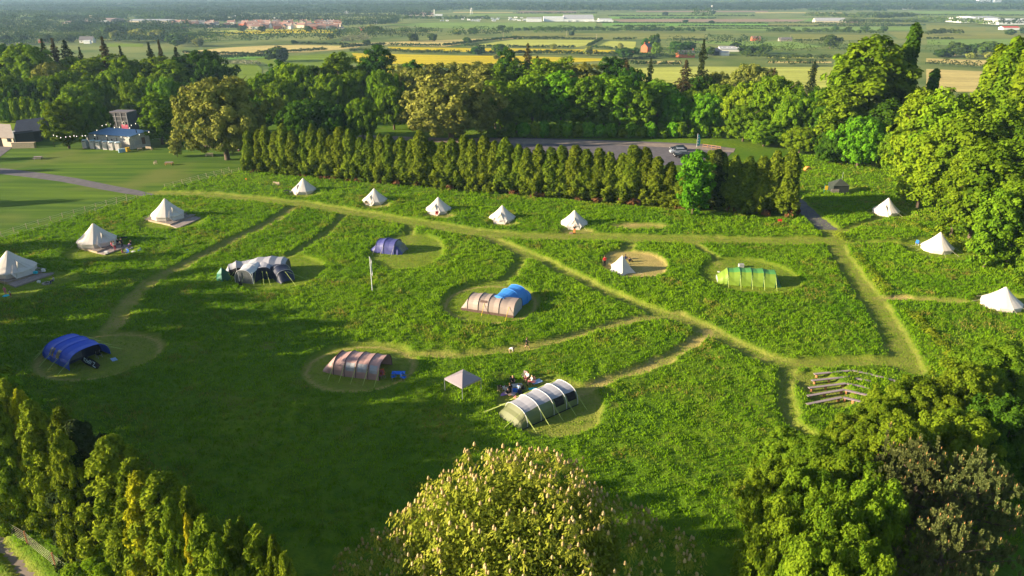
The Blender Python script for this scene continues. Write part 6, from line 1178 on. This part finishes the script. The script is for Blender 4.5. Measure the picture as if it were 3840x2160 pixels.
def tall_building():
    p = G(306, 337); s = PPM(p); H = HT(306, 284, p); t = thing('timber_building', 'tall dark timber building with white heart sign between trees', 'building', p, -.12); MB().box((0, 2.5, H/2), (6.2, 5, H)).build('wall', mat('dark_timber', (.07, .07, .08), .85, .2, 2), t, local=True); MB().box((0, 2.5, H+.1), (6.4, 5.2, .25)).build('roof', SLATE, t, local=True)
    for i in range(4): MB().box((-2.9+i*1.93, -.05, H/2), (.14, .14, H)).build('batten', GREYR, t, local=True)
    for z in (H*.62, H*.82): MB().box((0, -.04, z), (6.2, .08, .1)).build('rail', GREYR, t, local=True)
    b = MB(); hz = H*.52; b.tube([(1.55+.42*math.cos(a)*(1), -.14, hz+.45*math.sin(a)) for a in np.linspace(0, 6.28, 13)], .09, 5); b.build('heart_emblem', WHITE, t, local=True); MB().poly([(1.3, -.15, hz-.5), (1.8, -.15, hz-.5), (1.55, -.15, hz-1.0)]).build('emblem_tip', WHITE, t, local=True)
    MB().box((1.7, -.1, H*.3), (2.2, .1, 2.0)).build('banner', mat('banner_pink', (.55, .12, .2)), t, local=True)
tall_building()
# ------------------------------------------------------------------ lights, poles, signs
BULB, N_, L_ = newmat('bulb_white'); o_ = N_.new('ShaderNodeOutputMaterial'); e_ = N_.new('ShaderNodeEmission'); e_.inputs[0].default_value = (1, .9, .65, 1); e_.inputs[1].default_value = 1.6; L_.new(e_.outputs[0], o_.inputs[0])
def string(pts, label, Yo=None):
    Q = [AT(134.2*0+x/6.0, 255+y/6.0, Y) for x, y, Y in pts]; t = thing('string_lights', label, 'string lights', Q[0]); b = MB(); 
    for a, c in zip(Q[:-1], Q[1:]): b.tube([a, a.lerp(c, .5)-Vector((0, 0, .1)), c], .02, 4)
    b.build('cable', BLK, t)
    for q in Q: MB().tube([q+Vector((0, 0, .02)), q-Vector((0, 0, .1)), q-Vector((0, 0, .26))], [.03, .06, .02], 6).build('bulb', BULB, t)
string([(805,505,186),(855,520,187),(915,540,188),(990,530,189),(1055,525,189),(1115,515,190),(1155,522,190),(1240,515,190),(1285,512,190)], 'string of white bulbs running from the lamp post to the cabin'); string([(1430,505,181),(1605,515,180),(1825,530,179),(1945,545,178),(2100,495,181),(2245,455,184)], 'string of white bulbs along the eaves of the blue roofed cabin'); string([(1460,430,196),(1540,360,196),(1600,345,196),(1725,390,196),(1800,385,196),(1955,395,196),(1980,355,196),(2045,330,196)], 'string of white bulbs between trees behind the cabin')
def pole(px, yb, yt, r, m, label, name='lamp_post', head=True, base=None):
    p = base or G(px, yb); H = HT(px, yt, p); t = thing(name, label, 'pole', p); MB().tube([(0, 0, 0), (0, 0, H)], [r, r*.7], 8).build('pole', m, t, local=True); 
    if head: MB().box((.3, 0, H), (.8, .25, .12)).build('lamp_head', m, t, local=True)
    return t, H
pole(137,370,338,.07,BLK,'thin black lamp post on the lawn between barn and toilets'); pole(42,369,330,.1,WHT,'white lamp post in front of the dark barn'); pole(933,345,297,.09,WHT,'bare white pole behind the left part of the hedge',name='white_pole',head=False)
t, H = pole(937,737,647,.06,WHT,'white flagpole with a limp white flag in the middle of the meadow',name='flagpole',head=False); b = MB(); rr = random.Random(3); pr = None
for i in range(11):
    z = H-.1-i*.26; w = .17+.05*math.sin(i*1.1); q = [(.06+w*k/3, .08*math.sin(k*2+i*.6), z-.1*k) for k in range(4)]
    if pr:
        for k in range(3): b.poly([pr[k], pr[k+1], q[k+1], q[k]])
    pr = q
b.build('flag', WHITEC, t, local=True); MB().tube([(0, 0, H-.02), (0, 0, H+.08)], [.09, .04], 6).build('finial', WHT, t, local=True)
def sign(px, yb, w, h, z, m, label, pm=WOODL, two=False, name='sign', rz=0):
    t = thing(name, label, 'sign', G(px, yb), rz); MB().box((0, -.05, z), (w, .05, h)).build('panel', m, t, local=True)
    for x in ((-w/2-.05, w/2+.05) if two else (0,)): MB().box((x, 0, (z+h/2)/2), (.08, .08, z+h/2+(.6 if two else 0))).build('post', pm, t, local=True)
    return t
sign(2076,489,.7,.9,1.5,mat('yellow_board', (.75, .5, .02)),'yellow notice board in a teal frame near the dark square tent',mat('teal_paint', (.02, .18, .18)),two=True); sign(1960,567,.8,.45,1.05,REDC,'red topped sign post at the right end of the hedge'); sign(620,458,.4,.4,.7,ORANGEC,'small orange marker in the grass below the left end of the hedge')
t = thing('feather_banner', 'tall teal banner sign beside the car park entrance', 'banner', G(1757, 371), .2); b = MB(); 
for i in range(8):
    z0, z1 = .5+i*.4, .9+i*.4; w0, w1 = [.55*math.sin(min(1, (z+.4)/4.4)*2.6+.35)+.15 for z in (z0, z1)]; b.poly([(-.55, 0, z0), (-.55+w0*1.4, 0, z0), (-.55+w1*1.4, 0, z1), (-.55, 0, z1)]); b.poly([(-.55, .04, z0), (-.55+w0*1.4, .04, z0), (-.55+w1*1.4, .04, z1), (-.55, .04, z1)])
b.build('fabric', mat('banner_teal', (.03, .35, .36)), t, local=True); MB().tube([(-.57, 0, 0), (-.57, 0, 4.0)], .04, 6).build('pole', WHT, t, local=True)
for z in (1.2, 2.0, 2.8): MB().box((-.2, -.03, z), (.3, .03, .35)).build('mark', WHITEC, t, local=True)
# playhouse, playground springer
t = thing('playhouse', 'yellow and orange toy climbing arch at the edge of the wood', 'playhouse', G(2032, 431), .3); b = MB(); arc = [(-1.1, 0), (-1.0, .7), (-.5, 1.15), (.1, 1.2), (.7, .9), (1.1, 0)]
for y in (-.35, .35): b = MB(); b.poly([(x, y, z) for x, z in arc]); b.poly([(x, y+.06, z) for x, z in arc]); b.build('side_panel', mat('toy_yellow', (.85, .55, .10)), t, local=True)
b = MB()
for (x0, z0), (x1, z1) in zip(arc[:-1], arc[1:]): b.poly([(x0, -.35, z0), (x1, -.35, z1), (x1, .41, z1), (x0, .41, z0)])
b.build('top', mat('toy_orange', (.8, .28, .06)), t, local=True)
for x, z in ((-.6, .65), (-.1, .85), (.4, .7)): MB().tube([(x, -.42, z), (x, -.36, z)], .13, 8).build('hole', BLK, t, local=True)
t = thing('play_post', 'striped totem post in the bark playground', 'play post', G(601, 380))
for i in range(5): MB().tube([(0, 0, i*.36), (0, 0, i*.36+.35)], [.22+.04*(i % 2)]*2, 8).build('block', WHITEC if i % 2 else MAROON, t, local=True)
# ------------------------------------------------------------------ cars
def car(px, py, rz, paint, label):
    t = thing('parked_car', label, 'car', G(px, py), rz); b = MB(); prof = [(-2.2, .35), (-2.25, .75), (-1.9, .95), (-.95, 1.02), (2.0, 1.05), (2.2, .95), (2.22, .4)]; W2 = .9
    for s in (-1, 1): b.poly([(x, s*W2, z) for x, z in prof][::s])
    for (x0, z0), (x1, z1) in zip(prof, prof[1:]+prof[:1]): b.poly([(x0, -W2, z0), (x0, W2, z0), (x1, W2, z1), (x1, -W2, z1)])
    b.build('body', paint, t, local=True); lo = [(-1.15, 1.0), (2.05, 1.04)]; hi = [(-.35, 1.45), (1.5, 1.42)]; k = .72; b = MB()
    q0 = [(lo[0][0], -W2*.95, 1.0), (lo[1][0], -W2*.95, 1.04), (lo[1][0], W2*.95, 1.04), (lo[0][0], W2*.95, 1.0)]; q1 = [(hi[0][0], -k, 1.45), (hi[1][0], -k, 1.42), (hi[1][0], k, 1.42), (hi[0][0], k, 1.45)]
    for i in range(4): j = (i+1) % 4; b.poly([q0[i], q0[j], q1[j], q1[i]])
    b.build('windows', WINM, t, local=True); MB().box((.58, 0, 1.46), (1.95, 1.5, .05)).build('roof', paint, t, local=True)
    for x in (-1.4, 1.4):
        for s in (-1, 1): w = MB().tube([(x, s*.72, .33), (x, s*.93, .33)], .33, 14).build('wheel', BLK, t, local=True); MB().tube([(x, s*.93, .33), (x, s*.95, .33)], .2, 10).build('rim', METAL, w, local=True)
    for s in (-1, 1): MB().box((-2.2, s*.65, .72), (.12, .35, .15)).build('headlight', WHT, t, local=True); MB().box((2.2, s*.68, .78), (.08, .3, .16)).build('tail_light', REDC, t, local=True); MB().box((-.95, s*1.0, 1.05), (.15, .2, .12)).build('mirror', paint, t, local=True)
car(1706,379,.06,mat('paint_dark_blue',(.015,.02,.05),.25,.05,1,spec=.6),'dark blue car parked in the car park behind a silver one'); car(1705,386,.05,mat('paint_silver',(.50,.54,.62),.3,.04,1,metal=.4,spec=.6),'silver car parked in front of the dark blue car'); car(1716,396,.03,mat('paint_black',(.015,.015,.018),.25,.05,1,spec=.6),'black car mostly hidden behind the hedge tree')
# ------------------------------------------------------------------ haze
def haze():
    b = MB(); b.box((0, 6500, 22-10), (24000, 15200, 70)); o = b.build('haze', []) if False else None
    me = bpy.data.meshes.new('haze'); me.from_pydata(b.v, [], b.f); me.update(); m, N, L = newmat('haze_air'); out = N.new('ShaderNodeOutputMaterial'); v = N.new('ShaderNodeVolumePrincipled')
    v.inputs['Color'].default_value = (.46, .72, 1, 1); v.inputs['Density'].default_value = .000095; v.inputs['Anisotropy'].default_value = .1
    L.new(v.outputs[0], out.inputs['Volume']); me.materials.append(m); o = bpy.data.objects.new('haze', me); COL.objects.link(o); tag(o, 'pale bluish air over the far plain', 'haze', kind='stuff')
haze()
